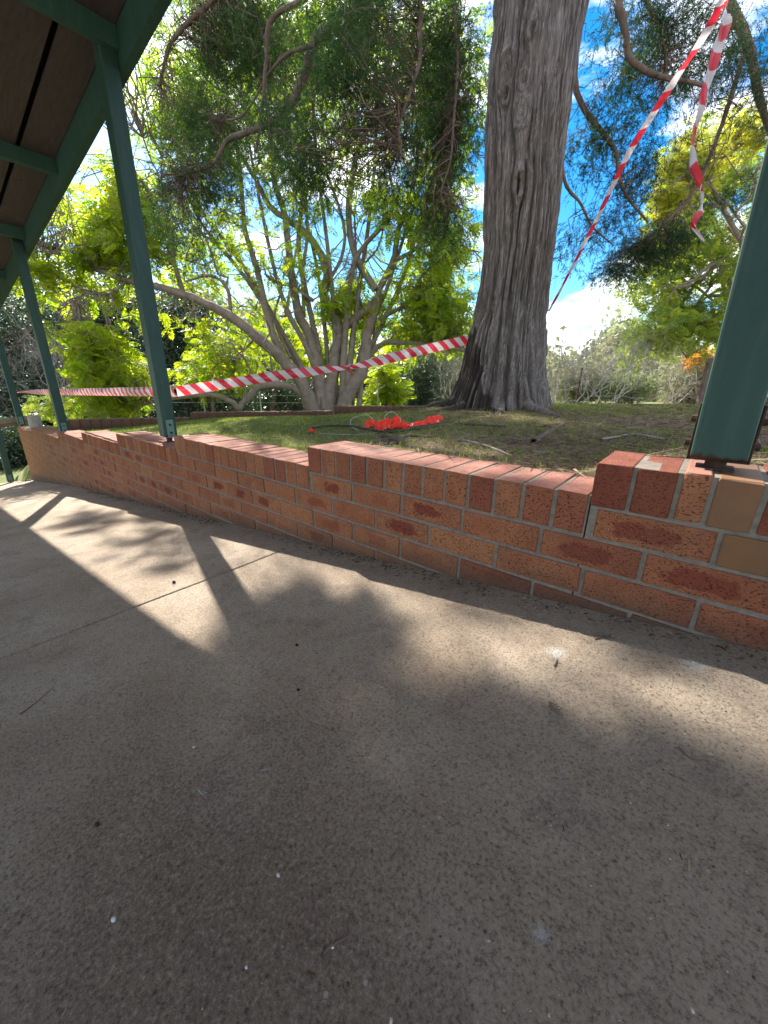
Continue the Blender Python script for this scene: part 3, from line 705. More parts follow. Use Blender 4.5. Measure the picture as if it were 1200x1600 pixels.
B.append(cbranch([(560, -120), (420, -60), (330, 0), (270, 60), (250, 130)], (12, 4), (3.9, 4.8)))
nodes = np.array(cypress_nodes)
# off-frame crown so that the tree is whole from elsewhere
up_c = []
for k in range(20):
    z0 = r.uniform(4.4, 9.5); az = r.uniform(0, 2*np.pi)
    if abs((az-math.pi+.55+np.pi) % (2*np.pi)-np.pi) < .8 and z0 < 6: continue
    ln = (11-z0)*.33; p0 = np.array([-1.5, 3.4, z0]); p1 = p0+np.array([math.cos(az)*ln, math.sin(az)*ln, .1*ln]); p2 = p1+np.array([math.cos(az)*.3, math.sin(az)*.3, -.4])
    P = catmull([p0, (p0+p1)/2+[0, 0, .15], p1, p2], 5); Acc().add(*tube(P, (.05, .008), 6)).build('branch', M['dark_bark'], cyp, smooth=True); up_c.extend(P[6:])
fol = Acc(); tw = Acc()
def cy_cloud(specs, dens, size, tl=(0, 1), thr=-.3, f=2.2):
    for sp in specs:
        P = blob(*sp[:6], int(sp[6]*dens), r, .6); P = P[clumpy(P, f, 4, thr)]
        if len(P) == 0: continue
        n = len(P); t = np.clip(r.normal(.5, .28, n)*(tl[1]-tl[0])+tl[0], 0, 1)
        scatter(fol, 'cypress', P, droop(n, r, -.9), r.uniform(.6, 1.3, n)*size, t, r)
        twigs(tw, P, nodes, r, int(n*.06)+3, (.006, .002), 5, .35, 3)
# left hanging mass
cy_cloud([(330, 60, 4.8, 110, 110, .9, 620), (300, 180, 4.8, 95, 120, .8, 620), (410, 100, 4.6, 110, 120, .9, 620), (440, 190, 3.9, 60, 50, .5, 160), (540, 120, 3.2, 110, 110, .7, 420), (690, 60, 3.6, 90, 120, .5, 420),
          (620, 220, 3.5, 90, 90, .5, 260), (700, 210, 3.7, 65, 150, .45, 420), (470, 250, 3.3, 90, 75, .5, 200), (340, 290, 4.8, 110, 60, .7, 340), (250, 280, 4.9, 60, 90, .7, 380), (560, 20, 3.4, 120, 70, .7, 360),
          (400, 20, 4.6, 150, 60, .8, 560), (690, 340, 3.8, 60, 60, .4, 110), (300, 380, 4.8, 60, 50, .5, 90)], 3.5, .17, (.2, 1.0), -.9)
# right, against the sky: open and dark
cy_cloud([(920, 60, 4.0, 50, 70, .5, 110), (985, 110, 3.9, 80, 80, .5, 240), (935, 210, 4.1, 55, 70, .5, 150), (1000, 270, 4.2, 50, 60, .4, 110), (1070, 120, 3.9, 90, 90, .6, 300),
          (1150, 70, 4.2, 100, 110, .6, 420), (1160, 190, 4.3, 90, 60, .6, 260), (1150, 265, 4.6, 60, 40, .5, 110), (1040, 30, 3.8, 110, 60, .6, 240), (960, 340, 4.3, 50, 40, .4, 60), (900, 370, 4.3, 40, 50, .3, 50)], 3.6, .17, (0, .35), -.7)
cy_cloud([(1010, 390, 5.0, 65, 38, .4, 330), (960, 420, 5.0, 45, 28, .3, 120), (1060, 370, 5.0, 40, 35, .3, 140), (1140, 300, 5, 50, 35, .4, 90)], 3.6, .15, (0, .35), -1.3)
up_c = np.array(up_c); P = up_c[r.integers(0, len(up_c), 900)]+r.normal(size=(900, 3))*.28
scatter(fol, 'cypress', P, droop(len(P), r, -.9), r.uniform(.25, .45, len(P)), r.random(len(P)), r)
tw.build('twigs', M['dark_bark'], cyp); fol.build('crown', M['con_leaf'], cyp)

# ---------------------------------------------------------------- jacaranda with many stems
r = np.random.default_rng(8)
JB = at(520, 655, 9.2)
jac = empty('jacaranda_tree', (JB[0], JB[1], float(zg(JB[0], JB[1]))), 'spreading pale jacaranda with many stems rising behind the low back wall', 'tree')
jn = []
def jl(pts, w, D, name='limb', dv=None):
    w = (w[0]*.72, w[1]*.75); (V, Q), P = limb(pts, w, D, 9, 6, .06, .10, r, dv); Acc().add(V, Q).build(name, M['jac_bark'], jac, smooth=True); jn.extend(P[4:]); return P
jl([(505, 680), (490, 640), (478, 600), (450, 565), (400, 525), (350, 490), (300, 465), (255, 450), (200, 437), (140, 415), (85, 390), (30, 375)], (31, 5), (9.2, 7.6))
jl([(440, 555), (429, 527), (412, 471), (401, 420), (387, 369), (380, 322), (375, 252), (360, 180), (352, 110)], (17, 5), (8.9, 8.2))
jl([(500, 670), (499, 607), (494, 546), (475, 495), (466, 448), (459, 397), (454, 336), (433, 261), (425, 180), (400, 80)], (26, 7), (9.2, 8.8))
jl([(515, 680), (513, 607), (522, 551), (527, 518), (517, 485), (503, 457), (510, 415), (489, 373), (461, 348), (424, 322), (401, 280), (350, 200)], (30, 7), (9.2, 9.0))
jl([(527, 522), (564, 490), (587, 471), (592, 448), (611, 406), (620, 355), (634, 322), (650, 250), (655, 170), (668, 90)], (18, 6), (9.1, 8.8))
jl([(587, 452), (555, 397), (545, 336), (555, 261), (573, 210), (597, 163), (610, 90), (605, 20)], (16, 6), (9.0, 8.3))
jl([(530, 680), (540, 630), (569, 579), (573, 527), (587, 467)], (34, 19), (9.2, 9.0))
jl([(572, 560), (597, 537), (629, 535), (671, 538), (720, 547), (740, 560)], (12, 5), (9.1, 8.7))
jl([(487, 630), (455, 605), (410, 603), (385, 625), (375, 637), (360, 625), (330, 617), (280, 622), (240, 628), (205, 642)], (17, 7), (9.0, 7.9))
jl([(513, 440), (536, 397), (536, 345), (503, 257), (475, 210), (440, 120)], (8, 4), (9.0, 8.5))
jl([(475, 495), (473, 434), (480, 373), (480, 327), (475, 243), (485, 150), (500, 60)], (8, 4), (9.1, 8.9))
jl([(287, 460), (276, 420), (268, 397), (256, 345), (233, 299), (208, 262), (190, 200)], (11, 5), (8.4, 7.8))
jl([(360, 492), (355, 450), (330, 430), (290, 440)], (9, 4), (8.6, 8.2))
jl([(490, 470), (455, 447), (430, 440), (415, 430)], (8, 5), (9.0, 8.6))
jl([(611, 410), (650, 390), (690, 350), (720, 300)], (9, 4), (9.0, 8.6))
jl([(592, 500), (640, 470), (660, 430), (700, 400), (740, 390)], (9, 4), (9.1, 8.6))
jl([(455, 560), (430, 500), (440, 450), (450, 380)], (7, 3), (9.0, 8.9))
jl([(402, 524), (372, 560), (365, 590)], (5, 2), (8.8, 8.6))
jl([(200, 437), (170, 460), (140, 455), (115, 470)], (6, 2), (8.0, 7.6))
for k in range(10):
    x0 = 480+80*k/9; tx = 260+450*k/9+r.normal()*25; ty = r.uniform(60, 330); bx = x0*.55+tx*.45+r.normal()*14
    P_ = [(x0, 640), (x0*.8+bx*.2, 560+r.normal()*8), (bx, 430+r.normal()*25), (bx*.4+tx*.6+r.normal()*12, (430+ty)/2), (tx, ty)]
    jl(P_, (r.uniform(11, 18), r.uniform(3, 5)), (9.3+r.normal()*.2, 8.8+r.normal()*.7))
for k in range(16):
    q = jn[r.integers(len(jn))]; e_ = q+np.array([r.normal()*.5, r.normal()*.5, r.uniform(.7, 2.0)]); P = wiggle(q, e_, 9, .13, r)
    Acc().add(*tube(catmull(P, 2), (.026, .010), 6, .05, r)).build('limb', M['jac_bark'], jac, smooth=True); jn.extend(P[3:])
jn = np.array(jn)
fol = Acc(); tw = Acc()
def jcloud(specs, dens, tl, thr=-.2, size=.32, f=1.3, tn=.09):
    for sp in specs:
        P = blob(*sp[:6], int(sp[6]*dens), r, .55); P = P[clumpy(P, f, 9, thr)]
        n = len(P)
        if n < 3: continue
        t = np.clip(r.normal(tl, .25, n), 0, 1)
        scatter(fol, 'feather', P, droop(n, r, -.55), r.uniform(.7, 1.3, n)*size, t, r, .7)
        twigs(tw, P, jn, r, int(n*tn)+4, (.014, .004), 6, .30, 4, 3.0)
jcloud([(90, 340, 7.8, 90, 60, 1., 260), (150, 390, 7.8, 90, 60, 1., 300), (80, 420, 7.7, 70, 45, .9, 220), (190, 330, 8.0, 60, 80, 1., 200), (60, 300, 7.8, 60, 40, .8, 120), (210, 470, 8.0, 60, 40, .9, 120),
        (150, 550, 7.6, 55, 50, .8, 260), (180, 600, 7.5, 60, 40, .8, 240), (130, 630, 7.3, 60, 25, .7, 160)], 2.6, .8, -1.1)
jcloud([(300, 400, 8.4, 70, 60, 1., 220), (340, 330, 8.4, 70, 60, 1., 200), (410, 400, 9, 70, 80, 1.2, 160), (350, 560, 8.6, 60, 40, .9, 200), (330, 520, 8.6, 50, 30, .8, 90), (450, 300, 8.8, 80, 60, 1.2, 130),
        (560, 470, 9.3, 60, 50, 1., 190), (540, 500, 9.6, 60, 30, .8, 150), (600, 540, 9.6, 60, 40, .8, 170), (510, 560, 9.8, 80, 30, .6, 120), (670, 470, 9, 70, 70, 1.1, 260), (700, 400, 8.9, 60, 80, 1.1, 240),
        (640, 350, 8.9, 70, 60, 1.1, 150), (690, 510, 9, 55, 35, 1., 150), (590, 300, 8.7, 80, 80, 1.1, 120), (250, 300, 8.2, 60, 80, 1., 200), (240, 380, 8.2, 60, 60, 1., 200), (470, 400, 8.3, 120, 90, .6, 110), (560, 360, 8.2, 110, 100, .6, 110)], 2.7, .68, -.6)
jcloud([(300, 120, 8.2, 90, 140, 1.2, 330), (420, 60, 8.5, 130, 110, 1.4, 420), (560, 60, 8.6, 130, 110, 1.4, 380), (690, 120, 8.6, 80, 160, 1.2, 360), (260, 230, 8., 60, 80, 1., 160), (500, 190, 8.6, 120, 70, 1.3, 130), (350, 230, 8.4, 90, 60, 1.2, 160)], 2.8, .4, -.7)
# out-of-view leaf sprays added along the sun's path to shade the concrete
def sunpath(x, y, k): return np.array([x, y, float(zpath(x))])+S*k
for (x, y, k, rx_, ry_, n) in ((-.60, .53, 11.0, .22, .10, 300), (-.30, .46, 11.5, .30, .13, 260), (.10, .42, 11.0, .33, .18, 380), (.55, .42, 12, .45, .22, 380), (-.42, .34, 10.5, .18, .08, 90), (-1.9, .62, 11, .5, .05, 50), (-3.2, .6, 11, .6, .06, 70), (-2.6, .85, 11, .4, .05, 40), (.0, .86, 11, .12, .06, 14)):
    c = sunpath(x, y, k); u = r.normal(size=(n, 3)); u /= np.linalg.norm(u, axis=1)[:, None]; u *= r.random(n)[:, None]**.4
    P = c+np.stack([u[:, 0]*rx_, u[:, 1]*ry_, u[:, 2]*.25], -1)+S[None]*(r.normal(size=n)*.5)[:, None]
    kk = (P[:, 2]-.39)/S[2]; hx, hy = P[:, 0]-S[0]*kk, P[:, 1]-S[1]*kk
    P = P[((hx+.36)**2+(hy-.40)**2 > .034) & ((hx+.25)**2+(hy-.53)**2 > .014)]; n = len(P)
    scatter(fol, 'feather', P, droop(n, r, -.5), r.uniform(.16, .26, n), r.random(n), r, .7, thin=False); twigs(tw, P, jn, r, 4, (.014, .004), 8, .15, 4)
tw.build('twigs', M['jac_bark'], jac); fol.build('crown', M['jac_leaf'], jac)

# ---------------------------------------------------------------- other trees and shrubs
def leaf_tree(name, lab, cat, base, specs, kind, mat, size, tl, thr, seed, trunkw=.12, stems=None, bark='dark_bark', f=1.0, group=None, dr=-.3, trunks=((0, 0),), ntw=60):
    r = np.random.default_rng(seed); bx, by = base[0], base[1]; bz = base[2] if len(base) > 2 else float(zg(bx, by))
    e = empty(name, (bx, by, bz), lab, cat, group); fol = Acc(); tw = Acc(); allP = []; nodes = []
    for sp in specs:
        P = blob(*sp[:6], sp[6], r, .5); P = P[clumpy(P, f, seed, thr)]; allP.append(P)
    A = np.concatenate(allP); cen = A.mean(0)
    for (ox, oy) in trunks:
        top = cen+np.array([ox*1.5, oy*1.5, 0]); P = catmull([np.array([bx+ox, by+oy, bz-.1]), np.array([bx+ox, by+oy, bz])*.6+top*.4+r.normal(size=3)*.08, top], 6)
        Acc().add(*tube(P, (trunkw, trunkw*.35), 9, .06, r)).build('trunk', M[bark], e, smooth=True); nodes.extend(P[4:])
    for q in range(stems or 7):
        p = A[r.integers(len(A))]; s0 = nodes[r.integers(len(nodes))]; P = wiggle(s0, p, 8, .18, r); tw.add(*tube(P, (trunkw*.35, .01), 5)); nodes.extend(P[3:])
    n = len(A); t = np.clip(r.normal(tl, .25, n), 0, 1)
    scatter(fol, kind, A, droop(n, r, dr), r.uniform(.7, 1.3, n)*size, t, r, .9 if kind == 'feather' else 3)
    twigs(tw, A, nodes, r, ntw, (.015, .005), 5, .3, 4)
    tw.build('branches', M[bark], e); fol.build('crown', M[mat], e); return e
def gpos(px, D): d = at(px, 620, D); return (d[0], d[1])
# dark evergreens beyond the left half
leaf_tree('evergreen_tree', 'dark evergreen tree behind the far posts at the left edge', 'tree', gpos(40, 13), [(30, 560, 13, 110, 110, 1.8, 2600), (60, 640, 12.5, 90, 60, 1.5, 1500)], 'leaves', 'dark_leaf', .42, .4, -2.2, 31, .2, group='dark evergreens behind the garden')
leaf_tree('evergreen_tree', 'dark glossy evergreen seen through the gap below the long jacaranda limb', 'tree', gpos(290, 14), [(285, 540, 14, 60, 85, 1.5, 2400), (310, 620, 14, 90, 50, 1.5, 1500)], 'leaves', 'dark_leaf', .36, .45, -2.2, 32, .2, group='dark evergreens behind the garden')
leaf_tree('evergreen_tree', 'tall dark evergreen between the two left posts', 'tree', gpos(160, 15), [(170, 520, 15, 85, 90, 1.8, 2600), (180, 620, 15, 90, 50, 1.5, 1500)], 'leaves', 'dark_leaf', .42, .35, -2.2, 33, .2, group='dark evergreens behind the garden')
leaf_tree('evergreen_tree', 'dark evergreen low behind the jacaranda stems', 'tree', gpos(430, 16), [(430, 620, 16, 100, 40, 1.5, 1800), (620, 610, 17, 70, 45, 1.5, 1500), (540, 600, 17, 70, 45, 1.5, 1200)], 'leaves', 'dark_leaf', .36, .45, -2.0, 34, .2, group='dark evergreens behind the garden')
leaf_tree('cypress_tree', 'slim grey green conifer standing between the jacaranda and the thick trunk', 'tree', gpos(660, 15), [(660, 590, 15, 28, 60, .7, 1100), (655, 620, 15, 34, 30, .7, 500)], 'cypress', 'dark_leaf', .5, .9, -2.4, 35, .12)
leaf_tree('cypress_tree', 'narrow dark conifer top rising behind the jacaranda forks', 'tree', gpos(548, 22), [(548, 450, 22, 13, 70, .6, 500), (548, 560, 22, 22, 70, .8, 500)], 'cypress', 'con_leaf', .6, .4, -2.6, 36, .12)
leaf_tree('shrub', 'bright yellow green shrub beside the slim conifer behind the back wall', 'shrub', gpos(608, 11.5), [(610, 590, 11.5, 32, 38, .7, 520), (585, 618, 11.5, 22, 18, .5, 130), (618, 615, 11.5, 25, 22, .5, 160)], 'feather', 'jac_leaf', .30, .75, -1.0, 37, .05)
leaf_tree('shrub', 'feathery lime shrub low behind the second and third posts', 'shrub', gpos(170, 9), [(130, 640, 9, 85, 22, .9, 700), (205, 585, 9.2, 38, 40, .9, 450), (150, 560, 9.4, 36, 40, .9, 380), (175, 615, 8.8, 60, 24, .9, 420)], 'feather', 'pale_leaf', .24, .6, -.35, 38, .06)
leaf_tree('shrub', 'pale green shrub under the long jacaranda limb', 'shrub', gpos(330, 10.5), [(345, 560, 10.5, 45, 40, .8, 420), (320, 590, 10.5, 55, 30, .8, 360), (400, 570, 11, 40, 25, .7, 150)], 'feather', 'jac_leaf', .28, .7, -.7, 39, .06)
leaf_tree('shrub', 'glossy leafy bush beyond the far end of the path', 'shrub', (-11.3, 2.2, -.8), [(30, 700, 9.0, 40, 45, .8, 1300), (5, 730, 8.6, 40, 30, .8, 700)], 'leaves', 'dark_leaf', .22, .9, -2.6, 40, .04)
leaf_tree('leafy_tree', 'hazy yellow green tree filling the gaps behind the jacaranda stems', 'tree', gpos(420, 15), [(310, 400, 14, 80, 90, 1.5, 600), (450, 520, 14, 110, 50, 1.2, 600), (560, 530, 14.5, 110, 45, 1.2, 600), (690, 440, 14, 70, 110, 1.2, 700), (270, 200, 14, 80, 120, 1.5, 700), (420, 130, 14, 140, 110, 1.5, 1100), (600, 130, 14, 140, 120, 1.5, 1100), (700, 260, 14, 60, 110, 1.2, 500), (110, 330, 13, 60, 50, 1., 350)],
          'feather', 'jac_leaf', .42, .65, -.9, 47, .1, stems=26, bark='jac_bark', f=.8, ntw=90)
# right-hand side
leaf_tree('feathery_tree', 'tall yellow green feathery tree to the right, its top turning gold', 'tree', gpos(1230, 11), [(1100, 330, 10, 85, 75, 1.3, 1500), (1060, 420, 10, 90, 70, 1.3, 1500), (1090, 500, 10, 95, 60, 1.3, 1500), (1180, 440, 10.3, 90, 120, 1.4, 1600), (1030, 530, 10, 55, 35, 1., 450), (1120, 240, 10.3, 80, 60, 1., 800), (1250, 300, 10.5, 120, 160, 1.5, 900)],
          'feather', 'gold_leaf', .30, .28, -1.1, 41, .14, stems=22, bark='jac_bark', f=1.5, ntw=160)
leaf_tree('feathery_tree', 'golden outer bough of feathery leaves against the blue sky', 'tree', gpos(1290, 8.6), [(1080, 260, 8.2, 50, 45, .6, 700), (1045, 320, 8.2, 30, 40, .5, 420), (1150, 215, 8.4, 50, 35, .6, 450)], 'feather', 'gold_leaf', .26, .85, -1.2, 42, .1, stems=12, bark='jac_bark', f=1.5)
leaf_tree('maple_tree', 'small orange autumn tree peeping above the timber frame', 'tree', gpos(1100, 13), [(1092, 562, 13, 18, 14, .5, 240)], 'leaves', 'orange_leaf', .24, .5, -2.8, 43, .05)
leaf_tree('shrub', 'round green bush low at the end of the mound', 'shrub', gpos(985, 14), [(985, 606, 14, 42, 20, .9, 700)], 'leaves', 'grey_leaf', .30, .95, -2.6, 44, .05)
for (px, py, D, rx, ry, n, sd, lab) in ((900, 590, 15, 55, 36, 800, 51, 'grey brushy bush just right of the thick trunk'), (1000, 580, 17, 80, 36, 1000, 52, 'hazy grey brown thicket in the middle of the right hand gap'),
                                        (1090, 590, 14, 60, 45, 1300, 53, 'dull grey green bush beside the timber frame'), (690, 570, 18, 60, 60, 1400, 54, 'grey leafless thicket left of the thick trunk'), (1190, 600, 15, 60, 40, 900, 55, 'grey green bush behind the nearest post')):
    leaf_tree('brush_bush', lab, 'bush', gpos(px, D), [(px, py, D, rx, ry, 1.4, int(n*1.8)), (px+10, py+ry*.7, D, rx, ry*.5, 1.2, n)], 'sparse', 'grey_leaf', .20, .45, -1.6, sd, .06, bark='grey_bark', stems=50, ntw=520, group='grey bushes beyond the mound')
# leafless saplings
def bare(name, lab, px, D, ht, spread_, seed, rad=.022, depth=5, stems=3, group=None, mat='grey_bark', cat='sapling', lean=0.):
    r = np.random.default_rng(seed); x, y = gpos(px, D); z = float(zg(x, y)); e = empty(name, (x, y, z), lab, cat, group)
    def grow(p, d, l, rd, k, acc):
        n = 5; P = [p]; dd = d
        for i in range(n):
            dd = dd+r.normal(size=3)*.16+np.array([0, 0, .04]); dd /= np.linalg.norm(dd); P.append(P[-1]+dd*l/n)
        acc.add(*tube(np.array(P), (rd, rd*.62), 5 if k > 2 else 3, 0))
        if k == 0: return
        for j in range(3 if k > 1 else 2):
            i0 = r.integers(2, n+1); ax = r.normal(size=3); d2 = dd*.75+ax*spread_*.55; d2[2] += .18; d2 /= np.linalg.norm(d2)
            grow(P[i0], d2, l*r.uniform(.55, .85), rd*.58, k-1, acc)
    for s_ in range(stems):
        a = Acc(); d = np.array([r.normal()*.3+lean*CR[0], r.normal()*.3+lean*CR[1], 1.]); d /= np.linalg.norm(d)
        grow(np.array([x+r.normal()*.1, y+r.normal()*.1, z-.05]), d, ht*.42, rad, depth, a); a.build('stem', M[mat], e)
    return e
bare('sapling', 'bare forked sapling leaning right beside the thick trunk', 885, 7.5, 2.3, .75, 61, .013, 5, 3, 'leafless saplings', lean=.35)
bare('sapling', 'leafless twiggy sapling in front of the grey thicket', 960, 10, 2.6, .8, 62, .014, 5, 3, 'leafless saplings', lean=.2)
bare('sapling', 'bare sapling left of the thick trunk beside the back wall', 700, 10, 2.2, .8, 63, .02, 5, 2, 'leafless saplings')
bare('sapling', 'tangled pale bare tree against the dark evergreen far left', 100, 11.5, 3.6, .9, 64, .02, 6, 4, 'leafless saplings')
bare('sapling', 'pale leafless tree above the far left post', 30, 12, 4.0, .9, 65, .02, 6, 4, 'leafless saplings')
bare('sapling', 'thin leafless sapling close against the right side of the thick trunk', 868, 8.5, 2.6, .8, 66, .012, 5, 3, 'leafless saplings', lean=.1)
bare('sapling', 'slender bare sapling with upswept twigs before the hazy thicket', 925, 9, 2.4, .7, 67, .011, 5, 3, 'leafless saplings', lean=.4)
bare('sapling', 'wispy grey sapling at the foot of the yellow green tree', 1040, 11, 2.4, .8, 68, .012, 5, 3, 'leafless saplings')
# distant wood
r = np.random.default_rng(90); a = Acc(); tr_ = Acc()
for (x0, x1, D, top, n) in ((-900, 500, 30, 470, 5200), (300, 1000, 34, 560, 3600), (850, 2400, 34, 545, 5200), (-900, 2400, 60, 560, 5000)):
    px = r.uniform(x0, x1, n); h = top+28*np.sin(px*.021+D)+18*np.sin(px*.057); py = h+(650-h)*r.random(n)**1.3
    P = np.array([at(x, y, D+r.normal()*1.6) for x, y in zip(px, py)])
    scatter(a, 'leaves', P, droop(n, r, -.2), r.uniform(.8, 1.7, n)*D/24, np.clip(r.normal(.5, .3, n), 0, 1), r)
tag(a.build('distant_woodland', M['grey_leaf']), 'soft grey green woodland in the distance behind the garden', 'woodland', kind='stuff')

# ---------------------------------------------------------------- barrier tape
def ribbon(name, pts, width, lab, twist=None, sub=8, u0=0., pitch=.105, flut=.008, seed=1, diag=1., group='red and white barrier tapes', wid=None):
    r = np.random.default_rng(seed); P = catmull(pts, sub); n = len(P); T = np.gradient(P, axis=0); T /= np.linalg.norm(T, axis=1)[:, None]
    tw_ = np.interp(np.linspace(0, 1, n), np.linspace(0, 1, len(twist)), twist) if twist is not None else np.zeros(n)
    W = np.interp(np.linspace(0, 1, n), np.linspace(0, 1, len(wid)), wid)*width if wid is not None else np.full(n, width)
    U_ = np.array([0, 0, 1.])-T*T[:, 2:3]; U_ /= np.linalg.norm(U_, axis=1)[:, None]+1e-9; N_ = np.cross(T, U_)
    A_ = U_*np.cos(tw_)[:, None]+N_*np.sin(tw_)[:, None]; B_ = np.cross(T, A_)
    s = np.concatenate([[0], np.cumsum(np.linalg.norm(np.diff(P, axis=0), axis=1))]); K = 5; V = []; t_ = []; ac = []
    for j in range(K):
        a = j/(K-1)-.5; bow = np.cos(a*np.pi)*flut*(1+.8*np.sin(s*7+seed))+flut*.6*np.sin(s*23+a*5)
        V.append(P+A_*(a*W)[:, None]+B_*bow[:, None]); t_.append((s+u0)/pitch); ac.append(np.full(n, (a+.5)*diag))
    V = np.stack(V, 1).reshape(-1, 3); t_ = np.stack(t_, 1).ravel(); ac = np.stack(ac, 1).ravel()
    i = np.arange(n-1)[:, None]*K; j = np.arange(K-1)[None, :]; Q = np.stack([i+j, i+j+1, i+K+j+1, i+K+j], -1).reshape(-1, 4)
    a = Acc(); a.add(V, Q, t_); o = a.build(name, M['tape'], smooth=True, origin=P[0]); at_ = o.data.attributes.new('across', 'FLOAT', 'POINT'); at_.data.foreach_set('value', ac.astype(np.float32))
    return tag(o, lab, 'barrier tape', group)
p3 = np.array([-9.05, 1.232, .745]); p1 = np.array([-3.0, 1.262, .905])
tr0 = at(731, 531, 3.36); kn = at(546, 574, 3.05)
ribbon('barrier_tape', [p3, p3*.75+p1*.25, (p3+p1)/2, p3*.25+p1*.75, p1], .072, 'red and white tape stretched between the far post and the second post', sub=14, seed=2, twist=(1.2, .1, 0, 0, 0), wid=(.25, 1, 1, 1, 1))
ribbon('barrier_tape', [p1+[.002, .003, 0], at(340, 602, 2.95), at(400, 592, 2.98), at(480, 581, 3.0), at(545, 574, 3.05)], .072, 'diagonally striped tape running from the second post to its knot before the jacaranda', sub=12, seed=3, wid=(1, 1, 1, 1, .35))
ribbon('barrier_tape', [at(543, 574, 3.05), at(565, 570, 3.08), at(600, 562, 3.13), at(660, 547, 3.24), tr0, at(742, 529, 3.5)], .076, 'pink and white striped tape from the knot to the thick trunk', sub=10, seed=4, wid=(.3, .6, 1, 1, 1, 1))
a = Acc(); r = np.random.default_rng(5)
for k in range(3):
    P = kn+np.cumsum(r.normal(size=(6, 3))*.012, 0)-np.array([0, 0, .004*k]); a.add(*tube(P, (.008, .005), 5, .3, r), k*.5+.75)
o = a.build('tape_knot', M['tape'], origin=kn); tag(o, 'crumpled knot where two lengths of tape are tied', 'knot')
q0 = at(858, 486, 3.75); q1 = at(985, 235, 2.75); q2 = at(1130, 0, 2.15); q3 = np.array([.12, 1.20, 2.98])
ribbon('barrier_tape', [q0, q0*.66+q1*.34+[0, 0, -.02], q0*.3+q1*.7+[0, 0, -.02], q1, (q1+q2)/2+[0, 0, -.01], q2, (q2+q3)/2, q3], .043, 'long tape slanting from the thick trunk up to the roof beam', twist=(1.45, 1.4, 1.3, 1.15, 1.1, 1.05, 1.0, .9), sub=8, seed=6, pitch=.19, diag=.3, flut=.006, wid=(.55, .6, .7, .95, 1, 1, 1, 1))
ribbon('barrier_tape', [q3+[.02, .01, 0], at(1150, -40, 2.0), at(1139, 20, 1.95), at(1122, 75, 1.9), at(1108, 120, 1.88), at(1095, 170, 1.86), at(1085, 210, 1.85), at(1087, 255, 1.84), at(1098, 290, 1.84), at(1094, 325, 1.84), at(1082, 348, 1.84), at(1090, 364, 1.83), at(1099, 378, 1.83)],
       .052, 'loose tape tail hanging in crumpled folds near the right post', twist=(.4, .6, .9, 1.1, 1.0, .9, 1.2, 1.0, 1.5, 2.2, 3.0, 3.6, 4.2), sub=8, seed=7, pitch=.22, diag=.25, flut=.012, wid=(1, 1, .95, .9, .8, .6, .35, .32, .3, .26, .2, .2, .16))

# ---------------------------------------------------------------- orange plastic, cables, sticks
def crumple(acc, c, sx, sy, h, rot, seed, n=14):
    r = np.random.default_rng(seed); u = np.linspace(-1, 1, n); X, Y = np.meshgrid(u, u)
    ridge = np.abs(vnoise(X*2.2+seed*7+20, Y*2.2+seed*3+20)-.5)*2; f = np.abs(vnoise(X*6+seed*5+50, Y*6+50)-.5)*2
    Zz = h*(ridge*1.1+.45*f)*np.clip(1.25-X*X-Y*Y*.8, .05, 1); ed = 1+.25*(vnoise(X*3+9+seed, Y*3+9)-.5)
    x = X*sx*ed+.02*(f-.5); y = Y*sy*ed+.02*(ridge-.5); cr_, s_ = math.cos(rot), math.sin(rot)
    wx = c[0]+x*cr_-y*s_; wy = c[1]+x*s_+y*cr_; V = np.stack([wx, wy, zg(wx, wy)+.008+Zz], -1).reshape(-1, 3)
    i = np.arange(n-1)[:, None]*n; j = np.arange(n-1)[None, :]; acc.add(V, np.stack([i+j, i+j+1, i+n+j+1, i+n+j], -1).reshape(-1, 4))
def gp(px, py):
    p = onZ(px, py, .74)
    for _ in range(6): p = onZ(px, py, float(zg(p[0], p[1])))
    return p
pile_c = gp(610, 668); ang0 = math.atan2(CR[1], CR[0])
pile = empty('plastic_flagging', pile_c, 'crumpled bright orange red plastic flagging heaped on the grass by the trunk', 'plastic flagging')
for (px, py, sx, sy, h, rot, sd) in ((612, 668, .075, .05, .085, .2, 1), (598, 672, .06, .05, .07, .8, 2), (626, 668, .055, .045, .055, -.3, 3), (578, 668, .055, .035, .05, .4, 4), (648, 663, .075, .035, .035, .1, 5), (672, 655, .075, .045, .045, .2, 6), (655, 666, .06, .025, .03, 0, 7), (683, 650, .05, .03, .035, .4, 9)):
    a = Acc(); crumple(a, gp(px, py), sx, sy, h, ang0+rot, sd); a.build('sheet', M['plastic'], pile, smooth=False)
a = Acc(); crumple(a, gp(488, 677), .022, .016, .03, ang0, 8, 8)
tag(a.build('plastic_flag', M['plastic'], origin=gp(488, 677)), 'small orange scrap of plastic on the grass left of the heap', 'plastic scrap')
def loop(name, pts, rad, mat, lab, cat, group=None, lift=.012, sub=8):
    P = []
    for q in pts:
        g_ = gp(q[0], q[1]); P.append([g_[0], g_[1], g_[2]+lift+(q[2] if len(q) > 2 else 0)])
    a = Acc(); Pc = catmull(P, sub); a.add(*tube(Pc, (rad, rad), 7)); o = a.build(name, M[mat], smooth=True, origin=P[0]); return tag(o, lab, cat, group)
M['cable_dark'] = mat_simple('black_cable', (.02, .02, .02), (.05, .045, .04), 30, .5); M['cable_white'] = mat_simple('pale_cord', (.26, .25, .22), (.38, .36, .33), 30, .5)
loop('cable', [(484, 672), (510, 668), (545, 668), (580, 674), (615, 678), (650, 672), (700, 662)], .007, 'cable_dark', 'black cable lying across the grass under the orange flagging', 'cable', 'cables by the flagging')
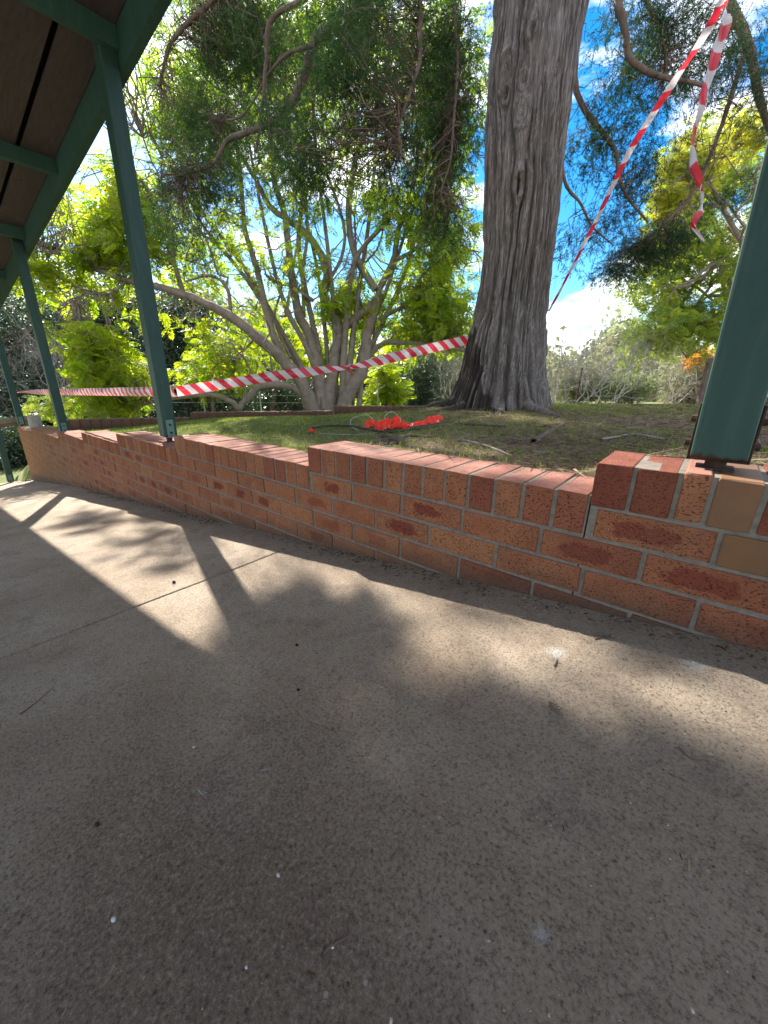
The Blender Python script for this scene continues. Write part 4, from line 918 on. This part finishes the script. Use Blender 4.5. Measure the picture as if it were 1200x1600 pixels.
loop('cord', [(560, 676), (548, 667), (552, 660, .02), (575, 658, .03), (590, 668), (600, 675)], .0024, 'cable_white', 'pale cord looping left of the orange flagging', 'cord', 'cables by the flagging')
loop('cord', [(600, 668), (602, 664, .05), (612, 662, .07), (624, 664, .04), (626, 668)], .0026, 'cable_white', 'thin pale handle loop standing on the orange flagging', 'cord', 'cables by the flagging')
loop('cord', [(500, 680), (540, 682), (580, 680), (602, 676)], .002, 'cable_white', 'pale cord lying straight in front of the cable', 'cord', 'cables by the flagging')
def stick(pts, rad, lab, mat='wood', lift=.01, grp='sticks lying on the mound', cat='stick', name='stick'):
    P = []
    for q in pts:
        g_ = gp(q[0], q[1]); P.append([g_[0], g_[1], g_[2]+lift+(q[2] if len(q) > 2 else 0)])
    a = Acc(); r = np.random.default_rng(int(pts[0][0])); a.add(*tube(catmull(P, 4), rad, 6, .18, r)); return tag(a.build(name, M[mat], origin=P[0]), lab, cat, grp)
stick([(832, 695), (850, 683), (868, 672), (880, 665)], (.016, .007), 'broken chunk of bark lying in the needles below the trunk')
stick([(850, 668), (880, 664), (905, 662)], (.007, .003), 'short twig beside the broken bark')
stick([(935, 630), (985, 630, .01), (1010, 627, .03), (1035, 619, .12)], (.022, .010), 'fallen branch curving up on the crest of the mound')
stick([(990, 634), (1020, 634), (1045, 635)], (.012, .006), 'thin stick lying flat on the crest of the mound')
stick([(640, 672), (690, 668), (740, 665), (790, 668)], (.016, .008), 'long dead branch lying between the flagging and the trunk')
stick([(600, 690), (640, 684), (680, 686)], (.012, .005), 'dark stick on the soil in front of the flagging')
stick([(720, 690), (760, 700), (800, 716)], (.005, .003), 'slender pale twig on the needle litter', 'grey_bark')
stick([(940, 690), (990, 682), (1040, 690)], (.006, .003), 'thin curved twig on the litter left of the near post', 'grey_bark')
# dark hummock of soil
a = Acc(); c = gp(606, 690); n = 26; u = np.linspace(-1, 1, n); X, Y = np.meshgrid(u, u); wx = c[0]+X*.14*CR[0]+Y*.13*CW[0]; wy = c[1]+X*.14*CR[1]+Y*.13*CW[1]
Zc = zg(wx, wy)-.01+.035*np.clip(1-X*X-Y*Y, 0, 1)*(.5+vnoise(X*6+40, Y*6+40)); V = np.stack([wx, wy, Zc], -1).reshape(-1, 3)
i = np.arange(n-1)[:, None]*n; j = np.arange(n-1)[None, :]
M['soil'] = mat_simple('dark_soil', (.03, .02, .014), (.09, .055, .04), 60, .95, 1., .02)
a.add(V, np.stack([i+j, i+j+1, i+n+j+1, i+n+j], -1).reshape(-1, 4)); tag(a.build('soil_mound', M['soil'], smooth=True, origin=c), 'small dark heap of loose soil in front of the flagging', 'soil heap')

# stake, timber frame, wire fence, bollard, hut
x, y = gpos(902, 9.5); z = float(zg(x, y)); a = Acc(); a.add(*tube(np.array([[x, y, z-.1], [x, y, z+1.15]]), (.022, .022), 8)); tag(a.build('stake', M['rust'], origin=(x, y, z)), 'thin dark stake standing behind the mound right of the trunk', 'stake')
P = at(1094, 625, 8.5); z = float(zg(P[0], P[1])); fr = empty('timber_frame', (P[0], P[1], z), 'weathered timber frame of two posts and a rail half hidden by the near post', 'timber frame')
ax = np.array([CR[0], CR[1], 0]); ax /= np.linalg.norm(ax); ay = np.array([-ax[1], ax[0], 0])
def obox(o, hx, hy, z0, z1):
    c = [o+ax*sx*hx+ay*sy*hy for sx, sy in ((-1, -1), (1, -1), (1, 1), (-1, 1))]; V = [(q[0], q[1], z0) for q in c]+[(q[0], q[1], z1) for q in c]
    return V, [(3, 2, 1, 0), (4, 5, 6, 7), (0, 1, 5, 4), (1, 2, 6, 5), (2, 3, 7, 6), (3, 0, 4, 7)]
top = at(1098, 568, 8.5)[2]
for dx in (0, 1.6): Acc().add(*obox(P+ax*dx, .05, .05, z-.3, top)).build('upright', M['wood'], fr)
Acc().add(*obox(P+ax*.8, .88, .045, top+.002, top+.09)).build('rail', M['wood'], fr); Acc().add(*obox(P+ax*.8, .74, .02, z+.12, z+.2)).build('lower_rail', M['wood'], fr)
fe = empty('wire_fence', at(400, 640, 10.5), 'thin post and wire fence behind the low back wall', 'fence')
FP = [at(x_, 640, 10.5+i_*.15) for i_, x_ in enumerate((230, 320, 408, 495, 590))]
tops = []
for P in FP:
    z = float(zg(P[0], P[1])); Acc().add(*tube(np.array([[P[0], P[1], z-.1], [P[0], P[1], .95]]), (.02, .02), 6)).build('fence_post', M['steel'], fe); tops.append(P)
for hz in (.35, .55, .75, .92):
    Acc().add(*tube(np.array([[P[0], P[1], hz] for P in FP]), np.full(len(FP), .005), 4)).build('wire', M['steel'], fe)
Bp = onZ(56, 664, .30); bo = empty('bollard', (Bp[0], Bp[1], .05), 'short grey concrete bollard at the left end of the back wall', 'bollard')
M['cement'] = mat_simple('aged_cement', (.22, .20, .16), (.36, .33, .27), 25, .9, .4, .003)
a = Acc(); a.add(*tube(np.array([[Bp[0], Bp[1], 0], [Bp[0], Bp[1], .41], [Bp[0], Bp[1], .44], [Bp[0], Bp[1], .445]]), np.array([.085, .08, .07, .001]), 20)); o = a.build('shaft', M['cement'], bo, smooth=False)
P0 = at(-12, 664, 7.5); P1 = at(52, 654, 7.9); a = Acc(); u = (P1-P0)/np.linalg.norm(P1-P0)
a.add(*tube(np.array([P0, P0*.5+P1*.5, P1]), np.array([.075, .075, .075]), 4)); tag(a.build('timber_beam', M['dark_bark'], origin=P0), 'dark squared timber lying level behind the leftmost posts', 'timber')
# small white gabled hut far behind
H = at(277, 612, 17); hut = empty('garden_hut', (H[0], H[1], float(zg(H[0], H[1]))), 'tiny hut with a white edged gable seen under the jacaranda limb', 'hut')
M['white'] = mat_simple('white_trim', (.6, .6, .58), (.75, .75, .72), 10, .6); M['hutwall'] = mat_simple('dark_hut_wall', (.05, .06, .05), (.09, .10, .085), 12, .8)
hz = H[2]+.1; hb = float(zg(H[0], H[1])); apx = hz+.38
def prism(w_, d_, z0, z1, zt):
    c = [H-ax*w_-ay*d_, H+ax*w_-ay*d_, H+ax*w_+ay*d_, H-ax*w_+ay*d_]; V = [(q[0], q[1], z0) for q in c]+[(q[0], q[1], z1) for q in c]+[((H-ay*d_)[0], (H-ay*d_)[1], zt), ((H+ay*d_)[0], (H+ay*d_)[1], zt)]
    return V
V = prism(.6, 1., hb-.2, hz, apx); Acc().add(V, [(0, 1, 5, 4), (2, 3, 7, 6), (1, 2, 6, 5), (3, 0, 4, 7), (4, 5, 8, 8), (6, 7, 9, 9)]).build('wall', M['hutwall'], hut)
for sg in (-1, 1):
    e_ = H+ax*sg*.8; A1 = [(e_-ay*1.1), (e_+ay*1.1)]; B1 = [(H-ay*1.1), (H+ay*1.1)]
    V = [(A1[0][0], A1[0][1], hz-.1), (A1[1][0], A1[1][1], hz-.1), (B1[1][0], B1[1][1], apx+.03), (B1[0][0], B1[0][1], apx+.03)]; V += [(p[0], p[1], p[2]+.06) for p in V]
    Acc().add(V, [(3, 2, 1, 0), (4, 5, 6, 7), (0, 1, 5, 4), (1, 2, 6, 5), (2, 3, 7, 6), (3, 0, 4, 7)]).build('roof', M['white'], hut)

# ---------------------------------------------------------------- grass and litter
r = np.random.default_rng(70)
def blades(n, region, hgt, wd, dens, mat, name, lab, flat=False, cat='grass'):
    x = r.uniform(region[0], region[1], n); y = r.uniform(region[2], region[3], n)
    D = -.636*x+.772*y; keep = dens(x, y, r.random(n)) & (D < 9)
    # not on the tape pile or inside the trunk
    keep &= ((x-cc[0][0])**2+(y-cc[0][1])**2 > .36**2)
    x, y = x[keep], y[keep]; m = len(x); z = zg(x, y); h = r.uniform(.5, 1.3, m)*hgt; an = r.uniform(0, 2*np.pi, m); w_ = wd*r.uniform(.6, 1.3, m)
    if flat:
        dx = np.cos(an)*h; dy = np.sin(an)*h; dz = r.normal(size=m)*.18*h; lift = r.uniform(.002, .014, m)
        a_ = np.stack([x, y, z+lift], -1); b_ = a_+np.stack([dx, dy, dz], -1)
    else:
        ln = r.uniform(.1, .8, m)*h; a_ = np.stack([x, y, z-.004], -1); b_ = a_+np.stack([np.cos(an)*ln, np.sin(an)*ln, h*.85], -1)
    pr_ = np.stack([-np.sin(an)*w_, np.cos(an)*w_, 0*w_+(w_*.5 if flat else 0)], -1)
    V = np.stack([a_-pr_, a_+pr_, b_+pr_*.25, b_-pr_*.25], 1).reshape(-1, 3); Q = np.arange(4*m).reshape(-1, 4)
    a = Acc(); a.add(V, Q, np.repeat(np.clip(r.normal(.5, .28, m), 0, 1), 4)); return tag(a.build(name, M[mat]), lab, cat, kind='stuff')
patch = lambda x, y: vnoise(x*1.6+60, y*1.6+60)
lawnk = lambda x, y: sstep(.4, 1.5, -.55*x+1.3*(patch(x, y)-.5)+.15)
blades(340000, (-8.6, 1.5, 1.27, 8.2), .026, .0022, lambda x, y, q: q < .38*(patch(x*1.7, y*1.7) > .42)+.85*lawnk(x, y)+.4*sstep(3.2, 4.8, y)*(x > -2), 'grass', 'grass', 'short green grass of the lawn behind the wall')
blades(150000, (-4.5, 3.2, 1.27, 7.5), .036, .0016, lambda x, y, q: q < 1-.75*lawnk(x, y), 'litter', 'needle_litter', 'brown needle litter covering the mound under the cypress', True, 'litter')
blades(8000, (-3.2, 3.2, 1.27, 6.5), .12, .0026, lambda x, y, q: q < .9-.6*lawnk(x, y), 'litter', 'twig_litter', 'thin dead twigs scattered over the mound', True, 'litter')

# ---------------------------------------------------------------- bits lying on the concrete
def onpath(px, py):
    d = vp(px, py); t = (.425-HC+SL*0)/(d[2]-SL*d[0]); return C0+d*t
def pebble(px, py, rad, lab, mat='stone', name='pebble', flat=.6):
    p = onpath(px, py); r = np.random.default_rng(int(px*7+py)); n = 8; th = np.linspace(0, 2*np.pi, 10, endpoint=False); V = []
    for i in range(n):
        ph = -math.pi/2+math.pi*(i+.5)/n
        for t in th: V.append([math.cos(ph)*math.cos(t), math.cos(ph)*math.sin(t)*.75, math.sin(ph)*flat])
    V = np.array(V)*rad*(1+.12*r.normal(size=(len(V), 1))); V[:, 2] -= V[:, 2].min()+.001; V += p
    i = np.arange(n-1)[:, None]*10; j = np.arange(10)[None, :]; k = (j+1) % 10; Q = np.stack([i+j, i+k, i+10+k, i+10+j], -1).reshape(-1, 4)
    Q = np.vstack([Q, [(70, 71, 72, 73), (70, 73, 74, 75), (70, 75, 76, 77), (70, 77, 78, 79)]])
    a = Acc(); a.add(V, Q); tag(a.build(name, M[mat], smooth=True, origin=p), lab, name.split('_')[-1], 'small bits on the concrete')
pebble(435, 1368, 0.0029, 'pale blue grey pebble on the brown stained concrete')
pebble(178, 1438, 0.0035, 'flat chalky pebble at the lower left of the path')
pebble(385, 1512, 0.0021, 'tiny buff pebble near the bottom edge')
pebble(519, 1480, 0.0023, 'whitish pebble sitting in a dark chip near the bottom')
pebble(152, 1290, .0045, 'dark brown seed cone lying on the stained patch', 'soil', 'seed_cone')
pebble(464, 1009, .005, 'black berry lying on the concrete below the post shadow', 'dark', 'berry')
pebble(272, 911, .008, 'black seed on the sunlit concrete beside the joint', 'dark', 'seed')
pebble(291, 1555, 0.0015, 'tiny cream pebble near the bottom left')
pebble(466, 1079, .004, 'small black seed in the shade of the path', 'dark', 'seed')
pebble(303, 1168, .0028, 'small grey pebble in the shaded middle left')
def ptwig(pts, rad, lab, mat='wood', side=0, name='twig'):
    P = [onpath(x, y)+[0, 0, rad+.0004] for x, y in pts]; a = Acc(); Pc = catmull(P, 5); a.add(*tube(Pc, (rad, rad*.5), 5)); r = np.random.default_rng(int(pts[0][0]))
    for q in range(side):
        p = Pc[1+q*max(1, (len(Pc)-2)//max(1, side))]; d = Pc[-1]-Pc[0]; d /= np.linalg.norm(d); s_ = np.cross(d, [0, 0, 1])*(1 if q % 2 else -1); ln = np.linalg.norm(Pc[-1]-Pc[0])*.35
        a.add(*tube(np.array([p, p+(d*.6+s_*.7)*ln+[0, 0, .001]]), (rad*.8, rad*.5), 4))
    tag(a.build(name, M[mat], origin=P[0]), lab, 'twig', 'small bits on the concrete')
ptwig([(858, 1098), (865, 1108), (874, 1119)], .0022, 'brown cypress sprig on the concrete in the middle right', 'wood', 5)
ptwig([(1060, 1168), (1078, 1186), (1098, 1189)], .0016, 'thin dark curved twig at the right of the path', 'dark_bark')
ptwig([(310, 1235), (316, 1242), (324, 1248)], .0012, 'pale cypress sprig left of the middle', 'grey_bark', 5)
ptwig([(32, 1117), (55, 1100), (83, 1076)], .0018, 'fine stalk lying at the far left of the path', 'dark_bark')
ptwig([(97, 1590), (103, 1577), (106, 1562)], .0008, 'pale bent needle at the bottom left', 'grey_bark')
ptwig([(785, 1293), (795, 1300), (812, 1307)], .0012, 'dark splinter on the shaded concrete', 'dark_bark')
ptwig([(506, 1492), (514, 1483), (534, 1470), (550, 1462)], .0012, 'dark chip of bark beside the whitish pebble', 'dark_bark')
ptwig([(1115, 996), (1140, 995), (1165, 996)], .005, 'dry leaf scrap against the foot of the wall', 'wood')
ptwig([(408, 1205), (415, 1203), (423, 1201)], .0011, 'short pale stalk in the middle left', 'grey_bark')
ptwig([(866, 1042), (868, 1037), (870, 1031)], .002, 'brown seed sliver below the white spot', 'wood')
ptwig([(930, 1000), (945, 996), (960, 999)], .002, 'reddish leaf stalk in the sunlit strip near the wall', 'wood', 3)

# grit, needles and leaf scraps on the concrete
def grit(n, reg, size, name, lab, mat, near_wall=False, flat=.5, seed=1, long=1.):
    r = np.random.default_rng(seed); x = r.uniform(reg[0], reg[1], n); y = r.uniform(reg[2], reg[3], n)
    if near_wall: y = TF-.006-np.abs(r.normal(size=n))*.035
    z = zpath(x); an = r.uniform(0, 2*np.pi, n); sz = size*np.exp(np.clip(r.normal(size=n)*.45, -1, .7))
    ca, sa = np.cos(an), np.sin(an); a = Acc(); T = [(-1, -.7, 0), (1, -.5, 0), (.8, .8, 0), (-.8, .6, 0), (0, 0, 1.)]
    V = np.stack([np.stack([x+sz*(tx*long*ca-ty*sa), y+sz*(tx*long*sa+ty*ca), z+sz*(tz*flat*r.uniform(.6, 1.3, n))+.0003], -1) for tx, ty, tz in T], 1).reshape(-1, 3)
    b = (np.arange(n)*5)[:, None]; Q = np.concatenate([b+np.array([[0, 1, 4, 4]]), b+np.array([[1, 2, 4, 4]]), b+np.array([[2, 3, 4, 4]]), b+np.array([[3, 0, 4, 4]])])
    me = bpy.data.meshes.new(name); tris = Q[:, :3]; me.from_pydata(V.tolist(), [], tris.tolist()); me.materials.append(M[mat]); 
    me.polygons.foreach_set('use_smooth', np.zeros(len(tris), bool)); t_ = me.attributes.new('tint', 'FLOAT', 'POINT'); t_.data.foreach_set('value', np.repeat(np.clip(r.normal(.5, .3, n), 0, 1), 5).astype(np.float32))
    o = bpy.data.objects.new(name, me); col.objects.link(o); return tag(o, lab, 'debris', kind='stuff')
M['grit'] = mat_leaf('sand_grain', [(.05, .038, .03), (.20, .155, .11), (.40, .34, .26)], .0, .8, (1, 1, 1), .3)
grit(9000, (-2.2, .9, -.35, 1.04), .0011, 'sand_grit', 'fine sand and grit lying loose on the concrete', 'grit', seed=3)
grit(420, (-2.2, .9, -.35, 1.04), .0009, 'needle_debris', 'short dry needles scattered over the concrete', 'litter', seed=4, long=4.5, flat=.3)
grit(2600, (-5.0, 1.0, 0, 0), .0032, 'leaf_debris', 'leaf scraps and dirt gathered along the foot of the wall', 'litter', True, .35, 5, 1.8)
